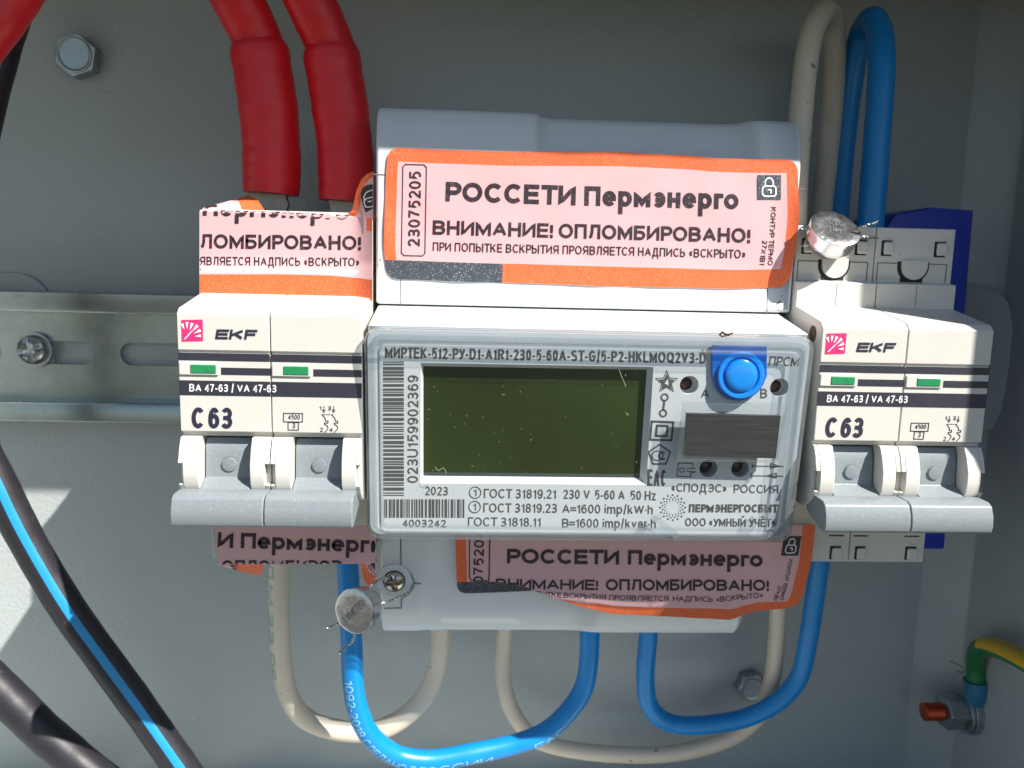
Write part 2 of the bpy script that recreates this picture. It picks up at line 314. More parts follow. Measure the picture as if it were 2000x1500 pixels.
# ------------------------------------------------------------------ printing: text and line work laid on a surface
# stroke lettering: every glyph is a set of centre lines in a unit box (cap height 1), drawn as mitred ribbons
def _arc(cx, cy, rx, ry, a0, a1, n=12):
    return [(cx + rx * math.cos(math.radians(a0 + (a1 - a0) * i / n)), cy + ry * math.sin(math.radians(a0 + (a1 - a0) * i / n))) for i in range(n + 1)]
def _bowl(y0, y1, xr=1.0, h=0.45, x0=0.0): return [(x0, y1)] + _arc(xr - h, (y0 + y1) / 2, h, (y1 - y0) / 2, 90, -90) + [(x0, y0)]
_ST = [(0, 0), (0, 1)]
_x = 0.73
_E = lambda: [[(1, 1), (0, 1), (0, 0), (1, 0)], [(0, 0.52), (0.92, 0.52)]]
_OV = _arc(0.5, 0.5, 0.5, 0.5, 0, 360, 24)
GL = {
 'А': (.76, [[(0, 0), (.5, 1), (1, 0)], [(.2, .33), (.8, .33)]]), 'Б': (.68, [[(.92, 1), (0, 1), (0, 0)] + _bowl(0, .57)[::-1]]),
 'В': (.70, [_ST, _bowl(.52, 1, .94), _bowl(0, .52)]), 'Г': (.56, [[(0, 0), (0, 1), (1, 1)]]),
 'Д': (.80, [[(0, -.2), (0, 0), (1, 0), (1, -.2)], [(.14, 0), (.27, .5), (.30, 1), (.86, 1), (.86, 0)]]),
 'Е': (.66, _E()), 'Ё': (.66, _E() + [[(.2, 1.24), (.36, 1.24)], [(.62, 1.24), (.78, 1.24)]]),
 'З': (.64, [_arc(.45, .75, .5, .25, 150, -90, 10), [(.3, .51), (.5, .51)], _arc(.45, .26, .55, .26, 90, -150, 10)]),
 'И': (.74, [[(0, 1), (0, 0), (1, 1), (1, 0)]]), 'Й': (.74, [[(0, 1), (0, 0), (1, 1), (1, 0)], [(.25, 1.3), (.5, 1.18), (.75, 1.3)]]),
 'К': (.70, [_ST, [(.98, 1), (0, .36)], [(.34, .58), (1, 0)]]), 'Л': (.72, [[(-.03, 0), (.14, .08), (.24, .45), (.27, 1), (1, 1), (1, 0)]]),
 'М': (.86, [[(0, 0), (0, 1), (.5, .12), (1, 1), (1, 0)]]), 'Н': (.74, [_ST, [(1, 0), (1, 1)], [(0, .52), (1, .52)]]),
 'О': (.82, [_OV]), 'П': (.74, [[(0, 0), (0, 1), (1, 1), (1, 0)]]), 'Р': (.68, [_ST, _bowl(.44, 1)]),
 'С': (.76, [_arc(.5, .5, .5, .5, 42, 318, 20)]), 'Т': (.66, [[(0, 1), (1, 1)], [(.5, 0), (.5, 1)]]),
 'У': (.68, [[(0, 1), (.52, .32)], [(1, 1), (.48, .14), (.34, .02), (.10, .02)]]), 'Х': (.70, [[(0, 0), (1, 1)], [(0, 1), (1, 0)]]),
 'Ч': (.68, [[(0, 1), (0, .62), (.14, .46), (.4, .42), (1, .5)], [(1, 0), (1, 1)]]),
 'Ы': (.92, [_ST, _bowl(0, .57, .62, .26), [(1, 0), (1, 1)]]), 'Ь': (.66, [_ST, _bowl(0, .57)]),
 'Э': (.74, [_arc(.5, .5, .5, .5, 138, -138, 20), [(.3, .52), (1, .52)]]), 'Я': (.70, [[(1, 0), (1, 1)], [(1 - x, y) for x, y in _bowl(.44, 1)], [(.5, .44), (0, 0)]]),
 'D': (.74, [_ST, _bowl(0, 1, 1, .55)]), 'R': (.70, [_ST, _bowl(.46, 1), [(.5, .46), (1, 0)]]),
 'S': (.68, [_arc(.5, .76, .46, .24, 30, 270, 12) + _arc(.5, .26, .5, .26, 90, -150, 12)]), 'G': (.78, [_arc(.5, .5, .5, .5, 42, 335, 20) + [(1, .46), (.55, .46)]]),
 'Q': (.82, [_OV, [(.6, .28), (1, -.05)]]), 'L': (.60, [[(0, 1), (0, 0), (1, 0)]]), 'V': (.72, [[(0, 1), (.5, 0), (1, 1)]]),
 'U': (.70, [[(0, 1)] + _arc(.5, .36, .5, .36, 180, 360, 12) + [(1, 1)]]), 'F': (.60, [[(1, 1), (0, 1), (0, 0)], [(0, .52), (.85, .52)]]),
 'W': (1.0, [[(0, 1), (.25, 0), (.5, .95), (.75, 0), (1, 1)]]), 'Z': (.66, [[(0, 1), (1, 1), (0, 0), (1, 0)]]),
 'е': (.60, [[(.04, .5 * _x), (1, .5 * _x)] + _arc(.5, .5 * _x, .5, .5 * _x, 0, 318, 20)]), 'р': (.60, [[(0, -.28), (0, _x)], _arc(.5, .5 * _x, .5, .5 * _x, 180, -180, 22)]),
 'м': (.74, [[(0, 0), (0, _x), (.5, .1), (1, _x), (1, 0)]]), 'э': (.56, [_arc(.5, .5 * _x, .5, .5 * _x, 140, -140, 18), [(.35, .5 * _x), (1, .5 * _x)]]),
 'н': (.58, [[(0, 0), (0, _x)], [(1, 0), (1, _x)], [(0, .5 * _x), (1, .5 * _x)]]), 'г': (.44, [[(0, 0), (0, _x), (1, _x)]]), 'о': (.62, [_arc(.5, .5 * _x, .5, .5 * _x, 0, 360, 22)]),
 'i': (.16, [[(.5, 0), (.5, _x)], [(.5, .93), (.5, 1.02)]]), 'm': (.86, [[(0, 0), (0, _x)], [(0, .5)] + _arc(.25, .5, .25, _x - .5, 180, 0, 8) + [(.5, 0)], [(.5, .5)] + _arc(.75, .5, .25, _x - .5, 180, 0, 8) + [(1, 0)]]),
 'k': (.54, [_ST, [(.9, _x), (0, .28)], [(.35, .45), (1, 0)]]), 'v': (.54, [[(0, _x), (.5, 0), (1, _x)]]),
 'a': (.56, [[(.05, .6)] + _arc(.5, .5, .45, _x - .5, 160, 0, 10) + [(.95, 0)], _arc(.45, .21, .45, .21, 40, 320, 12)]),
 'r': (.36, [[(0, 0), (0, _x)], [(0, .45), (.35, _x - .04), (1, _x)]]), 'h': (.56, [_ST, [(0, .45)] + _arc(.5, .45, .5, _x - .45, 180, 0, 10) + [(1, 0)]]), 'z': (.52, [[(0, _x), (1, _x), (0, 0), (1, 0)]]),
 '0': (.60, [_OV]), '1': (.34, [[(0, .74), (.55, .84), (.95, 1), (.95, 0)]]), '2': (.60, [_arc(.5, .71, .47, .29, 165, -30, 12) + [(0, 0), (1, 0)]]),
 '3': (.60, [_arc(.47, .755, .47, .245, 155, -90, 10), [(.28, .51), (.47, .51)], _arc(.47, .255, .53, .255, 90, -155, 10)]), '4': (.62, [[(.76, 0), (.76, 1), (0, .26), (1, .26)]]),
 '5': (.60, [[(.92, 1), (.16, 1), (.09, .53)] + _arc(.46, .33, .54, .33, 112, -112, 14)]), '6': (.60, [_arc(.5, .31, .5, .31, 0, 360, 18), _arc(.52, .45, .52, .55, 190, 42, 12)]),
 '7': (.58, [[(0, 1), (1, 1), (.55, .5), (.34, 0)]]), '8': (.60, [_arc(.5, .76, .44, .24, 0, 360, 16), _arc(.5, .26, .5, .26, 0, 360, 16)]), '9': (.60, [_arc(.5, .69, .5, .31, 0, 360, 18), _arc(.48, .55, .52, .55, 10, -138, 12)]),
 '-': (.34, [[(0, .36), (1, .36)]]), '/': (.36, [[(0, -.03), (1, 1.03)]]), '.': (.14, [[(.5, -.02), (.5, .13)]]), '!': (.16, [[(.5, -.02), (.5, .15)], [(.5, .3), (.5, 1)]]),
 '=': (.58, [[(0, .30), (1, .30)], [(0, .62), (1, .62)]]), '«': (.52, [[(.45, .70), (.05, .40), (.45, .10)], [(.95, .70), (.55, .40), (.95, .10)]]), '»': (.52, [[(.05, .70), (.45, .40), (.05, .10)], [(.55, .70), (.95, .40), (.55, .10)]]),
 '(': (.24, [_arc(1, .45, 1, .65, 125, 235, 8)]), ')': (.24, [_arc(0, .45, 1, .65, 55, -55, 8)]), '·': (.14, [[(.5, .33), (.5, .5)]]), ' ': (.22, []),
}
_wd = {'А': 0.9, 'Б': 0.76, 'В': 0.8, 'Г': 0.66, 'Д': 0.9, 'Е': 0.72, 'Ё': 0.72, 'З': 0.72, 'И': 0.82, 'Й': 0.82, 'К': 0.8, 'Л': 0.8, 'М': 0.96, 'Н': 0.8, 'О': 0.95, 'П': 0.8, 'Р': 0.76, 'С': 0.9, 'Т': 0.78, 'У': 0.8, 'Х': 0.86, 'Ч': 0.74, 'Ы': 1.04, 'Ь': 0.74, 'Э': 0.86, 'Я': 0.8, 'D': 0.84, 'R': 0.82, 'S': 0.78, 'G': 0.92, 'Q': 0.95, 'L': 0.66, 'V': 0.86, 'U': 0.8, 'F': 0.68, 'W': 1.2, 'Z': 0.74, 'е': 0.68, 'р': 0.68, 'м': 0.82, 'э': 0.64, 'н': 0.64, 'г': 0.46, 'о': 0.72, 'm': 1.0, 'k': 0.62, 'v': 0.64, 'a': 0.64, 'r': 0.38, 'h': 0.62, 'z': 0.58, '0': 0.66, '2': 0.66, '3': 0.66, '4': 0.68, '5': 0.66, '6': 0.66, '7': 0.64, '8': 0.66, '9': 0.66, '1': 0.4, '-': 0.36}
for a_ in _wd: GL[a_] = (_wd[a_], GL[a_][1])
for a_, b_ in zip('ABEKMHOPCTXY', 'АВЕКМНОРСТХУ'): GL.setdefault(a_, GL[b_])
GL['p'] = GL['р']
def _ribbon(pts, hw, vs, fs, lay=0, square=True):
    bx0 = min(q[0] for q in pts) - hw; bx1 = max(q[0] for q in pts) + hw; by0 = min(q[1] for q in pts) - hw; by1 = max(q[1] for q in pts) + hw
    def cl(x, y): return (min(max(x, bx0), bx1), min(max(y, by0), by1), lay)
    P = [pts[0]]
    for q in pts[1:]:
        if abs(q[0] - P[-1][0]) + abs(q[1] - P[-1][1]) > 1e-5: P.append(q)
    def sq(e, q):
        L = math.hypot(e[0] - q[0], e[1] - q[1]); dx, dy = (e[0] - q[0]) / L, (e[1] - q[1]) / L
        return (e[0] + dx * hw, e[1] + dy * hw) if square and min(abs(dx), abs(dy)) < 0.2 else e
    closed = len(P) > 3 and abs(P[0][0] - P[-1][0]) + abs(P[0][1] - P[-1][1]) < 1e-4
    if closed: P = P[:-1]
    else: P[0], P[-1] = sq(P[0], P[1]), sq(P[-1], P[-2])
    Q = []
    for i in range(len(P) if closed else len(P) - 1):
        a, c = P[i], P[(i + 1) % len(P)]; m_ = max(1, int(math.hypot(c[0] - a[0], c[1] - a[1]) / 0.2))
        Q += [(a[0] + (c[0] - a[0]) * q / m_, a[1] + (c[1] - a[1]) * q / m_) for q in range(m_)]
    P = Q if closed else Q + [P[-1]]
    n = len(P); k = len(vs)
    def nrm(a, b):
        L = math.hypot(b[0] - a[0], b[1] - a[1]); return (-(b[1] - a[1]) / L, (b[0] - a[0]) / L)
    for i in range(n):
        if closed or 0 < i < n - 1:
            n1 = nrm(P[i - 1], P[i]); n2 = nrm(P[i], P[(i + 1) % n])
            mx, my = n1[0] + n2[0], n1[1] + n2[1]; L2 = max(mx * mx + my * my, 0.12)
            mx, my = mx * 2 / L2, my * 2 / L2
        elif i == 0: mx, my = nrm(P[0], P[1])
        else: mx, my = nrm(P[-2], P[-1])
        vs += [cl(P[i][0] + mx * hw, P[i][1] + my * hw), cl(P[i][0] - mx * hw, P[i][1] - my * hw)]
    for i in range(n if closed else n - 1):
        j = (i + 1) % n; fs.append((k + 2 * i, k + 2 * i + 1, k + 2 * j + 1, k + 2 * j))
def glyphs(body, bold=0.0, ratio=None):
    """vertices (u 0..1 along the line, v in cap heights) of a line of lettering; ratio = length / cap height"""
    t = 0.13 + 2.8 * bold; gap = 0.11 if t > 0.19 else 0.15
    def kern(c): return gap * (0.35 if c in 'СCГгТTУYР' else 1.0)
    tot = sum(kern(c) for c in body[:-1]); nat = sum(GL[c][0] for c in body) + tot
    k = (ratio / nat) if ratio else 1.0
    if k > 1: k = (ratio - tot) / (nat - tot); gap = gap / k
    vs = []; fs = []; x = 0.0
    for c in body:
        w, strokes = GL[c]; w *= k; tt = min(t, 0.40 * w + 0.06) if c not in 'i!.·-=' else t
        ix = 0.0 if c in '-=' else tt
        for j, s_ in enumerate(strokes):
            _ribbon([(x + ix / 2 + u * max(w - ix, 0.0), tt / 2 + v * (1 - tt)) if 0 <= v <= 1 else (x + ix / 2 + u * max(w - ix, 0.0), v if v > 1 else v) for u, v in s_], tt / 2, vs, fs, j, c not in '!.·i-')
        x += w + kern(c) * k
    x -= kern(body[-1]) * k
    return [(u / x, v, l) for u, v, l in vs], fs
class Print:
    """flat print; everything is given in photo pixels and carried to the surface by mp(px, py) -> (x, z, d)"""
    def __init__(s, mp, lift=0.06): s.mp = mp; s.lift = lift; s.mb = MB()
    def _put(s, pts, fs, mi=0, lift=None):
        vs = []
        for p in pts:
            q = s.mp(p[0], p[1]); vs.append((q[0], q[1], q[2] + (s.lift if lift is None else lift) + (0.012 * p[2] if len(p) > 2 else 0.0)))
        s.mb.add(vs, fs, mi)
    def text(s, body, x0, y0, x1, y1, cap, bold=0.0, slant=0.0, mi=0, lift=None):
        L = math.hypot(x1 - x0, y1 - y0); vs, fs = glyphs(body, bold, L / cap)
        dx, dy = (x1 - x0) / L, (y1 - y0) / L; ux, uy = dy, -dx
        s._put([(x0 + dx * (u * L + v * cap * slant) + ux * v * cap, y0 + dy * (u * L + v * cap * slant) + uy * v * cap, l) for u, v, l in vs], fs, mi, lift)
    def poly(s, pts, mi=0, lift=None, holes=()):
        loops = [list(pts)] + [list(h) for h in holes]; flat = [p for l in loops for p in l]
        s._put(flat, [tuple(t) for t in tessellate_polygon([[Vector((p[0], p[1], 0)) for p in l] for l in loops])], mi, lift)
    def line(s, pts, w, mi=0, lift=None):
        Q = [pts[0]]
        for (a, b) in zip(pts[:-1], pts[1:]):
            m_ = max(1, int(math.hypot(b[0] - a[0], b[1] - a[1]) / 14))
            Q += [(a[0] + (b[0] - a[0]) * q / m_, a[1] + (b[1] - a[1]) * q / m_) for q in range(1, m_ + 1)]
        for (a, b) in zip(Q[:-1], Q[1:]):
            L = math.hypot(b[0] - a[0], b[1] - a[1]) or 1; nx, ny = -(b[1] - a[1]) / L * w / 2, (b[0] - a[0]) / L * w / 2
            ex, ey = (b[0] - a[0]) / L * w * 0.3, (b[1] - a[1]) / L * w * 0.3
            s._put([(a[0] + nx - ex, a[1] + ny - ey), (a[0] - nx - ex, a[1] - ny - ey), (b[0] - nx + ex, b[1] - ny + ey), (b[0] + nx + ex, b[1] + ny + ey)], [(0, 1, 2, 3)], mi, lift)
    def ring(s, cx, cy, r, w, n=28, mi=0, lift=None, sy=1.0):
        o = [(cx + r * math.cos(2 * math.pi * i / n), cy + sy * r * math.sin(2 * math.pi * i / n)) for i in range(n)]
        i_ = [(cx + (r - w) * math.cos(2 * math.pi * i / n), cy + sy * (r - w) * math.sin(2 * math.pi * i / n)) for i in range(n)]
        s._put(o + i_, [(i, (i + 1) % n, n + (i + 1) % n, n + i) for i in range(n)], mi, lift)
    def disc(s, cx, cy, r, n=16, mi=0, lift=None):
        s.poly([(cx + r * math.cos(2 * math.pi * i / n), cy + r * math.sin(2 * math.pi * i / n)) for i in range(n)], mi, lift)
    def frame(s, q, w, mi=0):
        cx = sum(p[0] for p in q) / 4; cy = sum(p[1] for p in q) / 4
        s.line(list(q) + [q[0]], w, mi)
    def build(s, name, mats, parent): return s.mb.build(name, mats, parent, smooth=False)

# ================================================================== THE SETTING: inside of the metal enclosure
ZT, ZB, XL, XR, DEP = 89.0, -146.5, -130.0, 206.0, 115.0
b = MB(); b.box(XL, 194.5, ZB, ZT, -1.5, 0.0)
panel = tag(b.build('back_panel', 'panel'), None, None, None, 'structure')
b = MB(); b.prism(rrect(-124, at(97, 560, 1.0)[0], -33, at(60, 533, 1.0)[1], 9), 0.0, 1.0)
b.build('raised_boss', 'panel', panel, bevel=0.6, seg=3)
# right wall: folded strip, then the side wall standing out to the front lip
b = MB(); b.loft([[(194.4, z, 0.0), (195.4, z, 0.2), (204.6, z, 4.6), (206.0, z, 6.5), (206.0, z, DEP), (207.5, z, DEP), (207.5, z, -1.5), (194.4, z, -1.5)] for z in (ZB, 160.0)])  # raised past the top wall, unseen, to keep shade on the right breaker
rw = tag(b.build('right_wall', 'panel', bevel=0.5), None, None, None, 'structure')
b = MB()
bx = [(1868, 553), (1915, 553), (1950, 566), (1970, 592), (1978, 640), (1970, 720), (1956, 800), (1940, 836), (1905, 850), (1840, 852)]
def wallpt(px, py, lift):                   # on the slanted fold strip between (194.5, 0) and (206, 5)
    lo, hi = 0.0, 30.0
    for _ in range(40):
        md = (lo + hi) / 2; x = at(px, py, md)[0]
        f = 194.5 + md * 2.2 if md < 5 else 206.0
        if x > f: lo = md
        else: hi = md
    p = at(px, py, lo); return (p[0] - lift * 0.6, p[1], p[2] + lift * 0.7)
b.loft([[wallpt(px, py, l) for px, py in bx] for l in (-0.3, 0.5)])
b.build('raised_boss', 'panel', rw, bevel=0.3, seg=3)
b = MB(); b.box(XL, 207.5, ZT, ZT + 1.5, -1.5, 57 + (ZT - 32.5) / 1.58); tag(b.build('top_wall', 'panel'), None, None, None, 'structure')
b = MB(); b.box(XL - 1.5, XL, ZB, ZT, -1.5, DEP); tag(b.build('left_wall', 'panel'), None, None, None, 'structure')
b = MB(); b.box(XL, 207.5, ZB - 1.5, ZB, -1.5, DEP); tag(b.build('bottom_wall', 'panel'), None, None, None, 'structure')

b = MB(); b.add([(-20000, -1300, -20000), (20000, -1300, -20000), (20000, -1300, 20000), (-20000, -1300, 20000)], [(0, 1, 2, 3)])  # unseen ground, added for fill light and for the metals to reflect
M['fill_ground'] = mat('fill_ground_matte', (0.055, 0.055, 0.045), 0.9, var=0.25, vscale=2.0)
tag(b.build('fill_ground', 'fill_ground', org=(0, -1300, 0), smooth=False), None, None, None, 'structure')

# ================================================================== DIN rail
rail_d = 8.4
t = thing('din_rail', (0, -18, 1.0), 'galvanised steel top-hat mounting rail with oblong slots crossing the grey panel', 'mounting rail')
SW, SR, SZ = 18.2, 3.2, -17.3
starts = [-117.0] + [-91.9 + 25.1 * i for i in range(11)]
b = MB()
b.prism([(-120, SZ + SR), (172, SZ + SR), (172, -4.8), (-120, -4.8)], 0.3, 1.4)
b.prism([(-120, -31.0), (172, -31.0), (172, SZ - SR), (-120, SZ - SR)], 0.3, 1.4)
for i, sx in enumerate(starts):                 # bridges between the slots, with the slots' round ends cut out
    e0 = sx + SW - SR; e1 = starts[i + 1] + SR if i + 1 < len(starts) else 172.0
    right = [(e0 + SR * math.sin(math.radians(q)), SZ + SR * math.cos(math.radians(q))) for q in range(180, -1, -12)]
    left = [(e1 - SR * math.sin(math.radians(q)), SZ + SR * math.cos(math.radians(q))) for q in range(0, 181, 12)] if i + 1 < len(starts) else [(172.0, SZ + SR), (172.0, SZ - SR)]
    b.prism(right + left, 0.3, 1.4)
b.build('slotted_web', 'zinc', t, smooth=False)
b = MB()
b.extr([(1.4, -5.8), (0.3, -4.8), (7.4, -4.8), (7.4, -0.3), (8.4, -0.3), (8.4, -4.7), (7.9, -5.8)], -120, 172)
b.extr([(1.4, -30.0), (0.3, -31.0), (7.4, -31.0), (7.4, -35.4), (8.4, -35.4), (8.4, -31.1), (7.9, -30.0)], -120, 172)
b.build('rail_profile', 'zinc', t, bevel=0.35)
# pan head screw holding the rail
def phillips(mb, c, r, h, tilt=0.0, rec=0.9, rot=0.3):
    """domed head with a cross recess, axis along d, base at depth c[2]"""
    n = 32; secs = []
    for k in range(7):
        a = math.pi / 2 * k / 6; secs.append((r * math.cos(a) if k < 6 else 0.02, h * math.sin(a)))
    rings = []
    for rr, hh in [(r, -0.4)] + secs:
        ring = []
        for i in range(n):
            an = 2 * math.pi * i / n
            cross = min(abs(math.sin(an - rot)), abs(math.cos(an - rot)))
            dd = hh
            if rr < r * 0.72 and cross * rr < r * 0.17: dd = hh - rec
            ring.append((c[0] + rr * math.cos(an), c[1] + rr * math.sin(an), c[2] + dd))
        rings.append(ring)
    mb.loft(rings)
s0 = at(64, 683, 3.0)
b = MB(); phillips(b, (s0[0], s0[1], 3.0), 4.1, 2.6); b.prism(circ(s0[0], s0[1] - 0.1, 4.9, 32), 1.45, 2.7)
o = tag(b.build('pan_head_screw', 'bolt', smooth=True), 'shiny cross-recess pan head screw at the left slot of the rail', 'screw')

def hexbolt(px, py, d, r, label, rot, h=4.0):
    c = at(px, py, d); b = MB()
    hx = [(c[0] + r * math.cos(rot + i * math.pi / 3), c[1] + r * math.sin(rot + i * math.pi / 3)) for i in range(6)]
    b.prism(hx, 0.0, h)
    b.loft([[(x, z, dd) for x, z in circ(c[0], c[1], rr, 30)] for rr, dd in ((r * 0.80, h - 0.3), (r * 0.80, h + 0.35), (r * 0.72, h + 0.5), (r * 0.68, h + 0.15), (0.1, h + 0.1))])
    return tag(b.build('hex_bolt', 'bolt', bevel=0.25), label, 'bolt', 'hex bolts on the back panel')
hexbolt(146, 107, 4, 5.6, 'hexagon bolt head on the dark upper panel, left of the red cables', 0.35)
hexbolt(1470, 1345, 4, 4.6, 'hexagon bolt head on the panel behind the lower beige and blue wires', 0.2)

# ================================================================== circuit breaker (built at x 0..35, copied)
ND = 73.0
XB = 124.9
bk_org = (0.0, 0.0, 8.4)
def breaker(label):
    t = thing('circuit_breaker', bk_org, label, 'circuit breaker', 'two-pole circuit breakers')
    prof = [(8.4, 19.6), (56.6, 19.6), (56.6, 8.0), (58.8, 7.7), (58.8, 2.5), (71.8, 0.1), (73.0, -1.0), (73.0, -7.9), (72.6, -8.0), (72.6, -8.5), (73.0, -8.6),
            (73.0, -23.7), (72.0, -24.0), (72.0, -24.7), (67.0, -24.9), (66.0, -37.5), (59.0, -40.5), (58.5, -47.0), (57.0, -47.3), (57.0, -55.2), (8.4, -55.2)]
    for k in range(2):
        x0 = 17.5 * k + 0.09; x1 = 17.5 * (k + 1) - 0.09
        b = MB(); b.extr(prof, x0, x1)
        # rounded collars either side of the toggle
        arc = [(66.0, -24.6), (73.2, -24.7), (74.3, -26.6), (75.3, -29.5), (75.4, -31.6), (75.2, -33.6), (74.2, -35.4), (72.3, -37.0), (69.5, -38.2), (62, -38.4), (62, -30)]
        nar = [(66.0, -24.6), (73.2, -24.7), (74.3, -26.6), (75.3, -29.5), (73.6, -29.6), (73.6, -33.5), (75.2, -33.6), (74.2, -35.4), (72.3, -37.0), (69.5, -38.2), (62, -38.4), (62, -30)]
        for (a0, a1, n0, n1) in ((x0 + 0.9, x0 + 3.9, x0, x0 + 0.9), (x1 - 3.7, x1 - 0.9, x1 - 0.9, x1)):
            b.extr(arc, a0, a1); b.extr(nar, n0, n1)
        po = b.build('pole_housing', 'white_abs', t, bevel=0.35, seg=3)
        if k == 0:                              # moulded hole in the side of the nose
            bb = MB(); bb.loft([[(x0 - dx, -2.6 + 1.7 * math.sin(a), 68.6 + 1.7 * math.cos(a)) for a in [2 * math.pi * i / 24 for i in range(24)]] for dx in (0.0, 0.05)])
            bb.build('rivet_hole', mat('hole_shade', (0.10, 0.07, 0.05), 0.8), po, smooth=False)
        # indicator window
        wz = at(398, 720, ND)[1]
        bb = MB(); bb.box(x0 + 0.2, x0 + 7.6, wz - 1.25, wz + 1.2, 72.5, 73.35)
        wh = bb.build('window_frame', 'white_abs', po, bevel=0.2)
        bb = MB(); bb.box(x0 + 2.4, x0 + 7.2, wz - 0.85, wz + 0.8, 72.9, 73.5)
        bb.build('indicator_window', 'green_win', po, bevel=0.15)
        # toggle: drum in the recess, round boss, stem
        bb = MB()
        bb.extr([(60, -25.3), (70.6, -25.3), (71.4, -27.0), (71.6, -28.4), (71.9, -31.9), (72.0, -33.0), (76.0, -34.8), (76.2, -36.0), (60, -38)], x0 + 4.1, x1 - 3.95)
        dr = bb.build('toggle_drum', 'grey_toggle', t, bevel=0.2)
        bb = MB(); cx = (x0 + x1) / 2 + 0.15
        bb.loft([[(x, z, dd) for x, z in circ(cx, -30.4, rr, 28)] for rr, dd in ((1.75, 71.0), (1.75, 71.75), (1.45, 71.75), (1.4, 71.68), (1.35, 72.2), (1.1, 72.25), (0.05, 72.25))])
        bb.build('toggle_boss', 'grey_toggle', dr)
        # terminal shields: rocker tabs, screw openings and slots
        for (u0, u1) in ((1.5, 3.6), (13.2, 15.5)):
            for z0, z1, d0, d1 in ((13.9, 16.6, 56.7, 57.5), (-54.4, -51.8, 57.1, 57.8)):
                bb = MB(); bb.box(x0 + u0, x0 + u1, z0, z1, d0, d1); bb.build('clip_tab', 'white_abs', po, bevel=0.5, seg=3)
        for (u0, u1) in ((1.2, 3.5), (12.9, 15.4)):
            for z0, z1, dd in ((13.6, 16.9, 56.6), (-54.6, -51.5, 57.0)):
                bb = MB(); bb.prism([(x0 + u0, z0), (x0 + u1, z0), (x0 + u1, z1), (x0 + u0, z1)], dd, dd + 0.05); bb.build('tab_slot', 'gap', po, smooth=False)
        cxs = x0 + 8.6
        outer = [(cxs - 3.5, 12.5)] + [(cxs + 3.5 * math.cos(math.radians(a)), 11.2 + 3.1 * math.sin(math.radians(a))) for a in range(180, 361, 15)] + [(cxs + 3.5, 12.5)]
        bb = MB(); bb.prism(outer, 56.6, 56.66); bb.prism([(cxs - 2.7, 8.02), (cxs + 2.3, 8.02), (cxs + 2.3, 9.2), (cxs - 2.7, 9.2)], 56.6, 56.67)
        bb.build('screw_opening', 'gap', po, smooth=False)
        tongue = [(cxs - 2.75, 12.7)] + [(cxs + 0.12 + 2.87 * math.cos(math.radians(a)), 11.5 + 2.9 * math.sin(math.radians(a))) for a in range(180, 361, 12)] + [(cxs + 3.0, 12.7)]
        bb = MB(); bb.prism(tongue, 56.62, 57.15); bb.build('screw_flap', 'white_abs', po, bevel=0.15)
        for (a, c) in ((x0 + 0.6, x0 + 3.9), (x0 + 12.4, x0 + 15.9)):
            bb = MB(); bb.prism([(a, -49.2), (c, -49.2), (c, -48.9), (a, -48.9)], 57.0, 57.06); bb.build('cover_slit', 'gap', po, smooth=False)
        bb = MB()
        for (a, c) in ((x0 + 0.7, x0 + 5.0), (x0 + 12.2, x0 + 16.0)):
            bb.prism([(a, 12.0), (c, 12.0), (c, 12.2), (a, 12.2)], 56.6, 56.68)
        for xx in (x0 + 15.9, x0 + 0.6):
            bb.prism([(xx, 8.2), (xx + 0.22, 8.2), (xx + 0.22, 12.1), (xx, 12.1)], 56.6, 56.67)
        for xx in (x0 + 8.6,): bb.prism([(xx, 2.8), (xx + 0.12, 2.8), (xx + 0.12, 7.4), (xx, 7.4)], 58.8, 58.84)
        bb.build('shield_line', 'seam', po, smooth=False)
    # toggle bar: half round, two pieces side by side
    for k in range(2):
        x0 = 17.5 * k + (0.3 if k == 0 else 0.05); x1 = 17.5 * (k + 1) - (0.05 if k == 0 else 0.9)
        sec = [(71.5, -35.0), (75.5, -34.5), (78.6, -34.5), (79.7, -35.1), (80.5, -37.0), (80.7, -39.0), (80.4, -40.2), (79.9, -40.6), (78.0, -40.4), (74.5, -39.4), (71.5, -38.5)]
        b = MB(); b.extr(sec, x0, x1); b.build('toggle_bar', 'grey_toggle', t, bevel=0.3, seg=3)
    # printing, measured on the left breaker
    pm = lambda px, py: at(px, py, ND)
    def zz(py, px=440): return at(px, py, ND)[1]
    b = MB()
    for k in range(2):
        xa, xb = 17.5 * k + 0.12, 17.5 * k + 17.38
        b.box(xa, xb, zz(705), zz(690), 72.9, 73.05); b.box(xa + 8.0, xb, zz(732), zz(718), 72.9, 73.05); b.box(xa, xb, zz(773), zz(744), 72.9, 73.05)
    b.build('dark_band', 'band', t, smooth=False)
    p = Print(pm, 0.06); p.poly([(354, 625), (396, 624), (397, 666), (355, 667)])
    lg = p.build('logo', 'magenta', t)
    p = Print(pm, 0.12)
    for (ang, r0, r1, w) in ((-112, 14, 27, 7), (-90, 14, 28, 6), (-68, 13, 28, 6), (-46, 13, 30, 6), (-24, 14, 29, 6), (-2, 15, 27, 6)):
        a0 = math.radians(ang); cx, cy = 366, 657
        p.poly([(cx + r0 * math.cos(a0), cy + r0 * math.sin(a0)), (cx + r1 * math.cos(a0 - 0.13), cy + r1 * math.sin(a0 - 0.13)), (cx + r1 * math.cos(a0 + 0.10), cy + r1 * math.sin(a0 + 0.10))])
    p.line([(361, 662), (376, 646)], 2.0)
    p.build('logo_fan', 'white_ink', lg)
    p = Print(pm, 0.07)
    p.text('EKF', 420, 662.5, 500, 663.5, 19.5, 0.045, 0.16)
    p.text('C', 374, 836, 400, 836.5, 41, 0.026); p.text('63', 407, 836.5, 454, 837, 41, 0.024)
